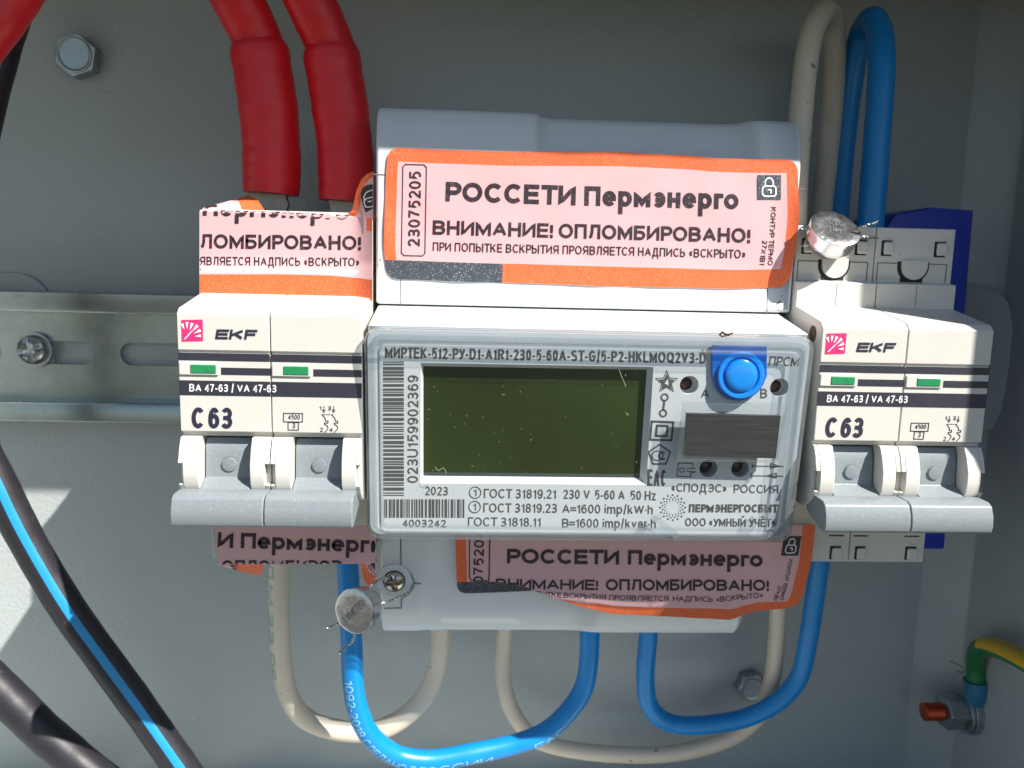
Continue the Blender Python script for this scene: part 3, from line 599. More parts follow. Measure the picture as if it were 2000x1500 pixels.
    p.text('4500', 563, 819, 586, 819.3, 9.5, 0.0); p.text('3', 571, 836, 577, 836, 9.5, 0.0)
    p.frame([(554, 807), (591, 807.5), (591, 824), (554, 823.5)], 1.6); p.frame([(563, 824.5), (583, 825), (583, 840), (563, 839.5)], 1.6)
    p.text('1', 624, 801, 628, 801, 8, 0.01); p.text('3', 641, 801, 647, 801, 8, 0.01); p.text('2', 625, 843, 631, 843, 8, 0.01); p.text('4', 643, 843, 650, 843, 8, 0.01)
    for ox in (0, 19):
        p.line([(633 + ox, 793), (633 + ox, 806)], 1.2); p.line([(630 + ox, 800), (633 + ox, 805), (636 + ox, 800)], 1.2)
        p.line([(629 + ox, 809), (636 + ox, 818), (636 + ox, 822), (641 + ox, 822), (641 + ox, 826), (634 + ox, 826), (634 + ox, 828)], 1.4)
        p.line([(634 + ox, 828), (640 + ox, 832), (641 + ox, 836), (638 + ox, 841), (634 + ox, 844)], 1.4)
    for xx in (632, 637, 642, 647): p.line([(xx, 809.5), (xx + 3, 809.6)], 1.2)
    p.build('front_lettering', 'navy_ink', t)
    p = Print(pm, 0.12); p.text('BA 47-63 / VA 47-63', 370, 764.5, 540, 766.5, 15, 0.012)
    p.build('model_lettering', 'white_ink', t)
    return t
def copy_tree(o, parent=None):
    c = o.copy(); col.objects.link(c)
    if parent is not None: c.parent = parent
    for ch in list(o.children): copy_tree(ch, c)
    return c
brk = breaker('white two-pole circuit breaker left of the meter with stickers over both its terminals')
br2 = copy_tree(brk)
br2.location = W((XB, 0.0, 8.4)); ORG[br2.name] = (XB, 0.0, 8.4)
br2['label'] = 'white two-pole circuit breaker right of the meter with bare terminal shields'

# ================================================================== electricity meter
X0, X1 = 35.75, 122.9
MO = ((X0 + X1) / 2, -20.0, 8.4)
mt = thing('electricity_meter', MO, 'white electricity meter with a dark green display under a clear cover', 'electricity meter')
CA, CB = 76.3, 0.10                       # clear cover plane d = CA + CB*z
FA = CA - 2.3                             # face plate plane
dc = lambda x, z: CA + CB * z
df = lambda x, z: FA + CB * z
# base body with the sloping white nose
b = MB(); b.extr([(8.4, 0.6), (56.0, 0.6), (57.2, 0.3), (72.2, -2.4), (71.4, -3.2), (FA - 3.4 + CB * -44.6, -44.6), (57, -45.0), (8.4, -45.0)], X0 + 0.15, X1 - 0.15)
b.build('base_housing', 'meter_white', mt, bevel=0.5, seg=3)
# upper terminal cover, scooped at the top
def up_prof(k):
    pl = [(8.4, 41.9), (50.0, 41.9), (52.6, 41.5), (54.3, 40.4), (55.6, 38.0), (57.0, 33.2), (57.0, 31.0), (57.0, 0.9), (8.4, 0.9)]
    sc = [(8.4, 41.9), (45.5, 41.8), (48.0, 41.2), (49.8, 39.8), (51.2, 36.8), (53.4, 33.4), (57.0, 31.0), (57.0, 0.9), (8.4, 0.9)]
    return [(a[0] * (1 - k) + c[0] * k, a[1] * (1 - k) + c[1] * k) for a, c in zip(pl, sc)]
xs0, xs1 = at(1045, 270, 52)[0], at(1470, 285, 52)[0]
st = [(X0 - 0.1, 0), (xs0 - 1, 0), (xs0, 0.08), (xs0 + 0.8, 0.35), (xs0 + 1.8, 0.72), (xs0 + 3, 0.95), (xs0 + 4.5, 1), (xs1 - 7, 1), (xs1 - 4.5, 0.93), (xs1 - 2.6, 0.7), (xs1 - 1.2, 0.35), (xs1, 0.06), (xs1 + 1, 0), (124.0, 0), (124.7, 0)]
b = MB(); b.loft([[(x, z, d) for d, z in up_prof(k)] for x, k in st])
uc = b.build('upper_terminal_cover', 'meter_white', mt, bevel=0.9, seg=4, ang=50)
p = Print(lambda px, py: at(px, py, 57.0), 0.05)
p.line([(783, 540), (783, 596), (788, 606), (797, 609), (1130, 615), (1485, 622), (1494, 618), (1498, 608), (1499, 560)], 1.8)
p.build('lid_groove', 'seam', uc)
for q in ([(729, 340), (760, 342)], [(1552, 368), (1572, 369)]):
    p = Print(lambda px, py: at(px, py, 57.0), 0.05); p.line(q, 2.1); p.build('cover_seam', 'seam', uc)
p = Print(lambda px, py: at(px, py, 57.0), 0.06); rd2 = random.Random(5)
for (u, v, l, w) in ((1524, 588, 9, 2.6), (1528, 577, 3, 1.6), (1522, 603, 2, 1.8), (1519, 611, 2, 1.5), (1530, 620, 2, 1.5), (745, 506, 5, 1.6), (739, 517, 3, 1.3), (1090, 590, 1.5, 1.2), (1330, 600, 1.5, 1.3), (905, 585, 1.2, 1.1)):
    a = rd2.uniform(2.0, 2.6); p.line([(u, v), (u + l * math.cos(a), v + l * math.sin(a))], w)
tag(p.build('scuff_mark', 'ink', uc), None, None, None, 'stuff')
# lower terminal cover
def lo_prof(df_, zb):
    return [(8.4, -45.3), (df_, -45.3), (df_, zb + 16), (df_ - 0.6, zb + 8), (df_ - 1.8, zb + 3), (df_ - 4.0, zb + 0.6), (df_ - 7.0, zb), (8.4, zb)]
xa = at(815, 1200, 52)[0]; xb_ = at(840, 1200, 52)[0]; xc = at(1130, 1225, 52)[0]; xd = at(1160, 1225, 52)[0]
b = MB(); b.loft([[(x, z, d) for d, z in lo_prof(dd, zb)] for x, dd, zb in
    ((X0 + 0.1, 50.5, -77.0), (X0 + 0.6, 51.2, -77.4), (xa - 0.6, 51.2, -77.4), (xa + 1.0, 51.6, -77.0), (xb_ + 1.2, 54.0, -75.9), (xb_ + 3, 54.4, -75.6),
     (xc - 3, 54.4, -75.6), (xc, 54.0, -75.9), (xd, 51.8, -77.4), (xd + 1.5, 51.5, -77.6), (X1 - 2.5, 51.5, -77.6), (X1 - 1.2, 50.5, -76.6))])
lc = b.build('lower_terminal_cover', 'meter_white', mt, bevel=0.6, seg=3)
pl = lambda px, py: at(px, py, 51.3)
p = Print(pl, 0.08)
p.line([(783, 1040), (783, 1104), (795, 1112), (805, 1126), (809, 1138), (812, 1140), (838, 1138), (846, 1130), (853, 1121), (862, 1118)], 2.2)
p.line([(809, 1138), (806, 1150), (798, 1160), (784, 1170), (784, 1187), (750, 1188)], 2.2)
p.line([(838, 1136), (838, 1090), (900, 1090)], 1.6)
p.build('cover_groove', 'seam', lc)
s0 = at(770, 1135, 52.0)
b = MB(); b.prism(circ(s0[0], s0[1], 3.9, 36), 50.5, 52.0); b.build('screw_boss', 'meter_white', lc, bevel=0.3)
b = MB(); b.prism(circ(s0[0], s0[1], 2.55, 36), 51.9, 52.04); b.build('screw_well', 'gap', lc, smooth=False)
b = MB(); phillips(b, (s0[0], s0[1], 52.1), 2.35, 1.1, rec=0.7, rot=0.15); b.build('cover_screw', 'chrome', lc)

# face plate with the display opening and four holes
fp = lambda px, py: at(px, py, FA, CB)
def XZ(px, py, a=FA, bb=CB): q = at(px, py, a, bb); return (q[0], q[1])
fo = rrect(XZ(740, 680)[0], XZ(1560, 690)[0], XZ(750, 1040)[1], XZ(750, 672)[1], 1.6)
dh = [XZ(821, 944), XZ(1262, 947), XZ(1276, 717), XZ(821, 709)]
HOLES = [((1346, 752), 18.5, 'led_red'), ((1522, 757), 18.5, 'led_red'), ((1384, 915), 18.5, 'led_dark'), ((1446, 915), 18.5, 'led_dark')]
hl = []
for (c, r, mm) in HOLES:
    cc = XZ(*c); hl.append(circ(cc[0], cc[1], r / 10.0, 28))
b = MB(); b.prism(fo, lambda x, z: df(x, z) - 3.2, df, holes=[dh] + hl)
face = b.build('face_plate', 'face', mt, bevel=0.12, ang=60)
b = MB(); b.prism(rrect(X0 + 0.25, X1 - 0.3, -45.3, -3.2, 2.2), lambda x, z: df(x, z) - 3.6, lambda x, z: df(x, z) - 0.25, holes=[[(x * 0.999 + 0.08, z) for x, z in fo]])  # rim added to stop sun leaking past the face plate edge
b.build('sun_stop_rim', 'face', mt, smooth=False)
for (c, r, mm) in HOLES:
    cc = XZ(*c); b = MB()
    dd = df(*cc) - 2.9
    b.loft([[(x, z, dd + h) for x, z in circ(cc[0], cc[1], rr, 24)] for rr, h in ((1.75, -0.3), (1.5, 0.1), (1.2, 0.55), (0.7, 0.85), (0.05, 0.95))])
    b.build('led_lens', mm, face)
# sloped bezel round the display, then the display glass
lcdq = [XZ(827, 929, FA - 1.6), XZ(1249, 933, FA - 1.6), XZ(1263, 722, FA - 1.6), XZ(827, 715, FA - 1.6)]
b = MB(); b.loft([[(x, z, df(x, z) + 0.02) for x, z in dh], [(x, z, df(x, z) - 1.5) for x, z in lcdq]], cap=False)
b.build('display_bezel', 'meter_white', face, smooth=False)
b = MB(); b.prism([XZ(823, 932, FA - 1.7), XZ(1253, 936, FA - 1.7), XZ(1267, 719, FA - 1.7), XZ(823, 712, FA - 1.7)], lambda x, z: df(x, z) - 2.4, lambda x, z: df(x, z) - 1.6)
lcd = b.build('display', 'lcd', mt, smooth=False)
p = Print(lambda px, py: at(px, py, FA - 1.6, CB), 0.03)
p.poly([(827, 922), (1249, 926), (1249, 933), (827, 929)], 0)
p.build('display_edge', mat('display_grey_edge', (0.06, 0.07, 0.07), 0.4), lcd)

# printing on the face
p = Print(fp, 0.05)
p.text('МИРТЕК-512-РУ-D1-A1R1-230-5-60A-ST-G/5-P2-HKLMOQ2V3-D', 752, 699, 1379, 710, 22, 0.014)
p.text('ПРСМ', 1501, 714, 1559, 716, 18.5, 0.0, 0.12)
p.text('023U159902369', 816.5, 943, 817.5, 733, 21, 0.006)
p.text('2023', 830, 967, 875, 967.5, 17, 0.004)
p.text('4003242', 786, 1029, 871, 1029.5, 14.5, 0.012)
for cx, cy in ((928, 962), (927, 990)):
    p.ring(cx, cy, 12.2, 1.9); p.text('1', cx - 3.5, cy + 7, cx + 3, cy + 7, 14, 0.006)
p.text('ГОСТ 31819.21', 945, 972.5, 1086, 974, 18, 0.004); p.text('230 V', 1100, 974, 1152, 974.7, 18, 0.004); p.text('5-60 A', 1162, 975, 1220, 975.8, 18, 0.004); p.text('50 Hz', 1231, 976, 1281, 977, 18, 0.004)
p.text('ГОСТ 31819.23', 944, 1000.5, 1088, 1001.5, 18, 0.004); p.text('A=1600 imp/kW·h', 1098, 1002, 1275, 1004, 17.5, 0.004)
p.text('ГОСТ 31818.11', 914, 1027.5, 1056, 1028.5, 17.5, 0.004); p.text('B=1600 imp/kvar·h', 1098, 1030, 1281, 1031.5, 17.5, 0.004)
p.text('«СПОДЭС»', 1311, 960, 1419, 962, 16.5, 0.004); p.text('РОССИЯ', 1433, 962.5, 1520, 964, 16.5, 0.004)
p.text('ПЕРМЭНЕРГОСБЫТ', 1345, 1000.5, 1519, 1001, 16, 0.035, 0.05)
p.text('ООО «УМНЫЙ УЧЁТ»', 1338, 1027.5, 1514, 1029, 16, 0.010)
p.text('A', 1369, 777, 1385, 777.3, 18, 0.004); p.text('B', 1485, 777, 1498, 777.3, 18, 0.004)
p.text('E', 1264, 948.5, 1274, 948.7, 32, 0.004); p.text('A', 1276.5, 948.8, 1288, 949, 32, 0.004); p.text('C', 1290.5, 949, 1300, 949.3, 32, 0.004)
face_txt = p.build('face_lettering', 'face_ink', face)
# marks: star, nodes, double square, pentagon, circuit box, arrows, dotted ring
p = Print(fp, 0.05)
def star(cx, cy, r, q, n=5): return [(cx + (r if i % 2 == 0 else r * q) * math.sin(math.pi * i / n), cy - (r if i % 2 == 0 else r * q) * math.cos(math.pi * i / n)) for i in range(2 * n)]
p.poly(star(1302, 746, 24, 0.45), holes=[star(1302, 746, 20.5, 0.45)])
p.poly(star(1302, 747, 17, 0.5)); p.text('4', 1298, 752.5, 1306, 752.7, 12, 0.012, mi=1, lift=0.1)
for cx, cy in ((1298, 776), (1295, 807)): p.ring(cx, cy, 8, 3.2)
p.line([(1297.5, 783), (1295.5, 800)], 4)
p.frame([(1273, 823), (1315, 824.5), (1311, 860), (1270, 858.5)], 4.0); p.frame([(1283, 831), (1304, 832), (1302, 852), (1281, 851)], 4.0)
pent = [(1288 + 22 * math.sin(2 * math.pi * i / 5), 889 - 21 * math.cos(2 * math.pi * i / 5)) for i in range(5)]
p.line(pent + [pent[0]], 3.0); p.ring(1284, 890, 12, 2.2, sy=0.85)
p.line([(1294 + 7 * math.cos(a), 890 + 7 * math.sin(a)) for a in [math.radians(x) for x in range(60, 301, 20)]], 3)
p.line([(1353, 912), (1353, 905), (1325, 904), (1322, 930), (1349, 931), (1349, 924), (1357, 922)], 2); p.ring(1332, 918, 5.5, 2)
p.line([(1342, 915), (1358, 915)], 2); p.line([(1341, 921), (1358, 921)], 2)
for (a, c, e, y) in ((1469, 1505, 1520, 910), (1467, 1498, 1514, 929)):
    p.line([(a, y), (1530, y + 1)], 1.8); p.line([(a, y - 4), (a, y + 4)], 1.8)
p.line([(1505, 905), (1522, 910.5), (1505, 914), (1505, 905)], 2); p.line([(1516, 924), (1497, 929.5), (1516, 933), (1516, 924)], 2)
for k, (r, n, q) in enumerate(((24.5, 16, 1.9), (20, 16, 1.5), (16.5, 16, 1.2), (13.5, 14, 0.9))):
    for i in range(n):
        a = 2 * math.pi * (i + 0.5 * (k % 2)) / n; p.disc(1314 + r * math.cos(a), 991 + r * math.sin(a), q, 8)
p.build('face_mark', ['face_ink', 'white_ink'], face)
p = Print(fp, 0.05); y = 706.0; rb = random.Random(3)
while y < 967:
    w = rb.choice((2, 2, 3, 4, 5, 6)); g = rb.choice((1.6, 2, 2.6, 3.6))
    p.poly([(748, y), (789, y), (789, min(968, y + w)), (748, min(968, y + w))]); y += w + g
bc = p.build('barcode', 'face_ink', face)
p = Print(fp, 0.05); x = 750.0
while x < 905:
    w = rb.choice((1.6, 2, 3, 4, 5)); g = rb.choice((1.4, 1.8, 2.4, 3.2))
    p.poly([(x, 975), (min(907, x + w), 975), (min(907, x + w), 1011), (x, 1011)]); x += w + g
p.build('barcode', 'face_ink', face)

# blue button with its tongue
bc0 = XZ(1446, 733, FA + 1.0)
def u_outline():
    o = [XZ(1392, 674, FA + 1), XZ(1392, 735, FA + 1)]
    cx, cz = bc0; r = 5.25
    o += [(cx - r * math.cos(math.radians(a)), cz - r * math.sin(math.radians(a)) ) for a in range(10, 171, 10)]
    o += [XZ(1499, 735, FA + 1), XZ(1499, 676, FA + 1)]
    return o
b = MB(); b.prism(u_outline(), df, lambda x, z: df(x, z) + 0.7)
bt = b.build('sealing_button', 'blue_button', mt, bevel=0.3, seg=3, ang=50)
b = MB(); base = df(*bc0) + 0.7
b.loft([[(x, z, base + h) for x, z in circ(bc0[0] + 0.05, bc0[1], rr, 40)] for rr, h in ((4.7, -0.1), (4.7, 0.5), (4.45, 0.75), (3.75, 0.75), (3.5, 0.45), (3.45, 0.2), (3.3, 0.2), (3.2, 0.9), (2.9, 1.15), (2.0, 1.25), (0.3, 1.3))])
b.build('button_dome', 'blue_dome', bt)

# clear cover
def ringat(inset, lift, r=2.6):
    return [(x, z, dc(x, z) + lift) for x, z in rrect(X0 - 0.15 + inset, X1 - 0.05 + inset * -1, -45.9 + inset, -2.75 - inset, max(0.4, r - inset * 0.5))]
b = MB(); b.loft([ringat(0.0, -9.0), ringat(0.0, -1.2), ringat(0.35, -0.3), ringat(0.9, 0.0), ringat(2.2, 0.0), ringat(2.5, -0.7), ringat(2.9, -0.7), ringat(3.2, 0.0), ringat(3.6, 0.0)], cap=False)
b.loft([ringat(1.3, -9.0), ringat(1.3, -1.3), ringat(2.0, -0.9)], cap=False)
cv = b.build('clear_cover', 'clear_edge', mt, smooth=True)
b = MB(); r_ = ringat(3.6, 0.0); b.add(r_, [tuple(range(len(r_)))]); b.build('cover_sheet', 'clear', cv, smooth=False)
# clear raised box over the steel plate of the optical port
bx0, bx1, bz0, bz1 = XZ(1326, 800, CA)[0], XZ(1534, 800, CA)[0], XZ(1400, 900, CA)[1], XZ(1400, 786, CA)[1]
b = MB(); b.prism([(bx0, bz0), (bx1 - 1.0, bz0), (bx1, bz1), (bx0 + 0.6, bz1)], dc, lambda x, z: dc(x, z) + 1.1, holes=[[XZ(1333, 894, CA), XZ(1516, 898, CA), XZ(1527, 806, CA), XZ(1338, 800, CA)]])
b.build('port_frame', 'clear_thin', cv, bevel=0.15)
b = MB(); b.prism([XZ(1333, 889, CA), XZ(1513, 894, CA), XZ(1523, 811, CA), XZ(1340, 806, CA)], lambda x, z: dc(x, z) - 0.5, lambda x, z: dc(x, z) + 0.7)
b.build('steel_plate', 'brushed', mt, bevel=0.12)
# clear latches at the bottom edge
b = MB()
for q in ([(1276, 1014), (1286, 1010), (1330, 1046), (1318, 1054)], [(1272, 1012), (1290, 1006), (1294, 1012), (1276, 1020)], [(1494, 1046), (1552, 1000), (1560, 1010), (1512, 1056)], [(1486, 1000), (1498, 990), (1508, 1010), (1496, 1020)]):
    b.prism([XZ(*u, CA) for u in q], lambda x, z: dc(x, z) - 1.0, lambda x, z: dc(x, z) + 0.5)
b.build('cover_latch', 'clear_thin', cv, bevel=0.2)
# dust and fibres lying on the cover over the display
p = Print(lambda px, py: at(px, py, CA, CB), 0.05); rd = random.Random(11)
for i in range(48):
    u, v = rd.uniform(830, 1245), rd.uniform(725, 925); r = rd.choice((0.5, 0.6, 0.7, 0.9)); a = rd.uniform(0, 3.1); l = rd.choice((0, 0.6, 1.5, 3))
    p.line([(u, v), (u + 0.5 + l * math.cos(a), v + 0.3 + l * math.sin(a))], r)
p.line([(851, 912), (853, 917), (858, 919), (862, 915), (866, 914), (870, 918), (872, 925)], 1.1)
p.line([(1209, 721), (1213, 733), (1219, 746), (1222, 755)], 1.0); p.line([(1222, 806), (1226, 811), (1227, 807)], 1.0); p.line([(980, 770), (986, 771)], 0.8)
tag(p.build('dust', 'dust', cv), None, None, None, 'stuff')
p = Print(lambda px, py: at(px, py, 75.0), 0.6)
p.line([(1404, 653), (1409, 648), (1414, 652), (1420, 654), (1429, 650)], 4.0); p.line([(1404, 653), (1408, 657), (1416, 655)], 3.0)
p.build('dirt_crumb', 'brown_dust', cv)

# ================================================================== warning stickers
SG = 'orange and pink warning stickers'
def lerp(a, b_, t_): return a + (b_ - a) * t_
def pwl(pts, x):
    if x <= pts[0][0]: return pts[0][1]
    for (a, va), (c, vc) in zip(pts[:-1], pts[1:]):
        if x <= c: 
            t_ = (x - a) / (c - a); t_ = t_ * t_ * (3 - 2 * t_) * 0.5 + t_ * 0.5
            return lerp(va, vc, t_)
    return pts[-1][1]
def lock_icon(p, c, w, h, mi_sq, mi_ln, skew=0.0, lw=2.6):
    def q(u, v): return (c[0] + u * w / 2 + v * h / 2 * skew, c[1] + v * h / 2)
    p.poly([q(-1, -1), q(1, -1), q(1, 1), q(-1, 1)], mi_sq, 0.10)
    p.line([q(-0.55, 0.0), q(-0.58, 0.55), q(-0.42, 0.72), q(0.42, 0.72), q(0.58, 0.55), q(0.55, 0.0), q(0.4, -0.1), q(-0.4, -0.1), q(-0.55, 0.0)], lw, mi_ln, 0.16)
    p.line([q(-0.32, -0.12), q(-0.34, -0.5), q(-0.15, -0.74), q(0.15, -0.74), q(0.34, -0.5), q(0.32, -0.12)], lw, mi_ln, 0.16)
    p.line([q(-0.1, 0.2), q(0.15, 0.2), q(0.15, 0.48)], lw, mi_ln, 0.16)
# --- main sticker across the upper terminal cover
TOPE = [(757, 288), (880, 293), (1000, 297), (1200, 297), (1330, 303), (1400, 309), (1470, 311), (1553, 312)]
BOTE = [(755, 545), (985, 552), (1250, 560), (1450, 564), (1540, 562)]
LEFX = [(288, 757), (360, 753), (430, 751), (480, 750), (545, 755)]
RIGX = [(312, 1558), (420, 1561), (480, 1556), (530, 1546), (562, 1538)]
def main_d(px, py):
    w = 57.25
    w += 0.30 * math.exp(-((px - 752) / 14) ** 2) * math.exp(-((py - 445) / 50) ** 2)
    w += 0.25 * math.exp(-((px - 1470) / 40) ** 2) * math.exp(-((py - 430) / 60) ** 2) + 0.25 * math.exp(-((px - 1400) / 30) ** 2) * math.exp(-((py - 380) / 40) ** 2)
    w += 0.8 * max(0.0, (px - 1520) / 40) ** 2 * (0.3 + 0.7 * max(0, math.sin((py - 340) / 220 * math.pi)))
    w += 0.07 * math.sin(px / 37.0) * math.sin(py / 23.0) + 0.06 * math.sin((px + 0.6 * py) / 21.0)
    return w
def grid_sticker(name, sl, tl, fn, mfn, mats, label, thick=0.12):
    """front grid, plus a back skin so that it has thickness"""
    mb = MB(); n = len(sl)
    vs = [fn(s_, t_) for t_ in tl for s_ in sl]
    bs = [(x, z, d - thick) for x, z, d in vs]
    fs = []; mi = []
    for j in range(len(tl) - 1):
        for i in range(n - 1):
            fs.append((j * n + i, j * n + i + 1, (j + 1) * n + i + 1, (j + 1) * n + i)); mi.append(mfn((sl[i] + sl[i + 1]) / 2, (tl[j] + tl[j + 1]) / 2))
    for f, k in zip(fs, mi): mb.add([vs[q] for q in f], [(0, 1, 2, 3)], k)
    for f in fs: mb.add([bs[q] for q in f], [(3, 2, 1, 0)], 0)
    o = mb.build(name, mats, weld=True)
    return tag(o, label, 'sticker', SG)
def frange(a, b_, n): return [a + (b_ - a) * i / n for i in range(n + 1)]
Rc = 0.085
def main_px(s_, t_):
    r_x = 0.027; 
    ins = 0.0
    for q in (t_, 1 - t_):
        if q < Rc: ins = r_x * (1 - math.sqrt(max(0, 1 - ((Rc - q) / Rc) ** 2)))
    s_ = min(max(s_, ins), 1 - ins)
    xt = lerp(757, 1557, s_); 
    yt = pwl(TOPE, xt); yb = pwl(BOTE, xt); py = lerp(yt, yb, t_)
    px = lerp(pwl(LEFX, py), pwl(RIGX, py), s_)
    return px, py
def main_fn(s_, t_):
    px, py = main_px(s_, t_); return at(px, py, main_d(px, py))
sl_ = [0, 0.006, 0.014, 0.0275] + frange(0.05, 0.95, 40) + [0.972, 0.985, 0.994, 1.0]; sl_ = sorted(set(sl_ + [0.2875, 0.2890]))
tl_ = [0, 0.01, 0.025, 0.05, 0.085, 0.105] + frange(0.14, 0.80, 14) + [0.855, 0.9, 0.93, 0.955, 0.98, 0.99, 1.0]
st1 = grid_sticker('warning_sticker', sl_, tl_, main_fn,
                   lambda s_, t_: 2 if (t_ > 0.855 and s_ < 0.288) else (1 if (t_ < 0.105 or t_ > 0.855 or s_ < 0.0275 or s_ > 0.972) else 0),
                   ['pink', 'orange', 'sticker_dark'], 'large flat warning sticker across the upper white cover of the meter')
p = Print(lambda px, py: at(px, py, main_d(px, py)), 0.07)
p.line([(792, 321), (828, 322), (833, 327), (830, 495), (825, 500), (789, 499), (784, 494), (787, 326), (792, 321)], 2.0)
p.text('23075205', 820, 482, 823, 335, 23.5, 0.014)
p.text('РОССЕТИ', 870, 393, 1124, 401, 38, 0.036); p.text('Пермэнерго', 1141, 401.5, 1442, 409, 38, 0.036)
p.text('ВНИМАНИЕ!', 845, 458, 1079, 464.5, 28, 0.026); p.text('ОПЛОМБИРОВАНО!', 1091, 465, 1464, 474.5, 28.5, 0.026)
p.text('ПРИ ПОПЫТКЕ ВСКРЫТИЯ ПРОЯВЛЯЕТСЯ НАДПИСЬ «ВСКРЫТО»', 845, 490, 1456, 505, 17, 0.008)
p.text('КОНТУР ТЕРМО', 1506, 404, 1499, 518, 10, 0.018); p.text('27Х1В1', 1489, 469, 1483, 517, 10, 0.018)
lock_icon(p, (1502, 366), 46, 48, 1, 2)
p.build('lettering', ['sticker_ink', 'sticker_dark', 'white_ink'], st1)

# --- sticker folded over the top terminals of the left breaker
BEND = [(388, 413), (520, 416), (690, 424), (727, 426)]
BOT2 = [(388, 577), (560, 576), (640, 577), (700, 583), (727, 588)]
def left_map(px, py):
    yb = pwl(BEND, px); d0 = 57.75 + 1.25 * min(1, max(0, ((py - yb) / (pwl(BOT2, px) - yb) - 0.60) / 0.135))
    if px > 690: d0 += 2.2 * ((px - 690) / 37.0) ** 1.5
    if py >= yb: return at(px, py, d0)
    e = (yb - py) / 10.2
    q = at(px, yb, d0)
    return (q[0], q[1] + 0.45 * math.sin(min(e, 1.0) * 1.57) - 0.03 * e, q[2] - e)
def left_fn(s_, t_):
    px = lerp(389.5, 727, s_); 
    if t_ <= 0.5: py = lerp(382, pwl(BEND, px), t_ / 0.5)
    else: py = lerp(pwl(BEND, px), pwl([(388, 577), (560, 576), (640, 577), (700, 583), (727, 588)], px), (t_ - 0.5) / 0.5)
    q = left_map(px, py)
    return q
tl2 = [0, 0.2, 0.35, 0.42, 0.46, 0.5, 0.53, 0.58, 0.65, 0.75, 0.80, 0.8675, 0.8742, 0.93, 1.0]
st2 = grid_sticker('warning_sticker', frange(0, 1, 30), tl2, left_fn, lambda s_, t_: 1 if (t_ > 0.8742 or (s_ > 0.975 and t_ < 0.6)) else 0, ['pink', 'orange'],
                   'sunlit sticker folded over the top terminals of the left breaker, below the red cables')
p = Print(left_map, 0.07)
p.text('Пермэнерго', 396, 421, 681, 429, 36, 0.034)
p.text('ЛОМБИРОВАНО!', 391, 485, 704, 488.5, 28, 0.026)
p.text('ЯВЛЯЕТСЯ НАДПИСЬ «ВСКРЫТО»', 390.5, 518, 702, 520.5, 17, 0.008)
p.build('lettering', ['sticker_ink'], st2)
def sheet(name, polys, mats, parent, thick=0.10):
    """small bent sheet: polys = [(list of (px,py,d), material index)]"""
    mb = MB()
    for pts, mi in polys:
        f = [at(*q) for q in pts]; k = [(x, z, d - thick) for x, z, d in f]
        n = len(f); mb.add(f, [tuple(range(n))], mi); mb.add(k, [tuple(range(n))[::-1]], mi)
        mb.add(f + k, [(i, (i + 1) % n, n + (i + 1) % n, n + i) for i in range(n)], mi)
    return mb.build(name, mats, parent, smooth=False)
fl = sheet('folded_corner', [([(391, 414, 57.2), (397, 406, 55.5), (428, 398, 52), (463, 388, 49), (470, 400, 53), (474, 415, 56.8)], 0), ([(463, 388, 49), (488, 380, 47), (505, 393, 51), (520, 416, 56.8), (474, 415, 56.8), (470, 400, 53)], 1)], ['pink', 'orange'], st2)
p = Print(lambda px, py: at(px, py, 57.2 - (414 - py) * 0.28), 0.4)
p.line([(400, 409), (408, 404), (416, 402), (424, 402)], 4.0); p.line([(400, 413), (407, 407)], 3.0)
p.build('lettering', ['sticker_ink'], st2)
def curl_d(px, py): return 57.0 + 3.4 * max(0, (px - 680) / 47.0) ** 1.3
cu = [(676, 422), (688, 410), (692, 392), (696, 372), (706, 350), (718, 339), (728.5, 335)]
ci = [(694, 424), (700, 412), (704, 396), (708, 376), (715, 358), (722, 350), (728.5, 347)]
mbq = []
for i in range(6):
    mbq.append(([(*cu[i], curl_d(*cu[i])), (*ci[i], curl_d(*ci[i])), (*ci[i + 1], curl_d(*ci[i + 1])), (*cu[i + 1], curl_d(*cu[i + 1]))], 1))
mbq.append(([(694, 424, curl_d(694, 0)), (712, 425, curl_d(712, 0)), (728.5, 427, curl_d(728.5, 0)), (728.5, 347, curl_d(728.5, 0)), (722, 350, curl_d(722, 0)), (715, 358, curl_d(715, 0)), (708, 376, curl_d(708, 0)), (704, 396, curl_d(704, 0)), (700, 412, curl_d(700, 0))], 0))
sheet('curled_edge', mbq, ['pink', 'orange'], st2)
p = Print(lambda px, py: at(px, py, curl_d(px, py)), 0.15)
p.poly([(704, 378), (708, 368), (716, 362), (728, 360), (728, 408), (718, 413), (714, 415), (708, 398)])
p.line([(712, 392), (711, 384), (716, 376), (724, 372), (728, 372)], 2, 1, 0.25); p.line([(714, 404), (711, 394), (716, 388), (728, 385)], 2, 1, 0.25); p.line([(714, 404), (720, 405), (728, 403)], 2, 1, 0.25); p.line([(719, 394), (726, 393)], 2, 1, 0.25)
p.build('lock_mark', ['sticker_ink', 'white_ink'], st2)

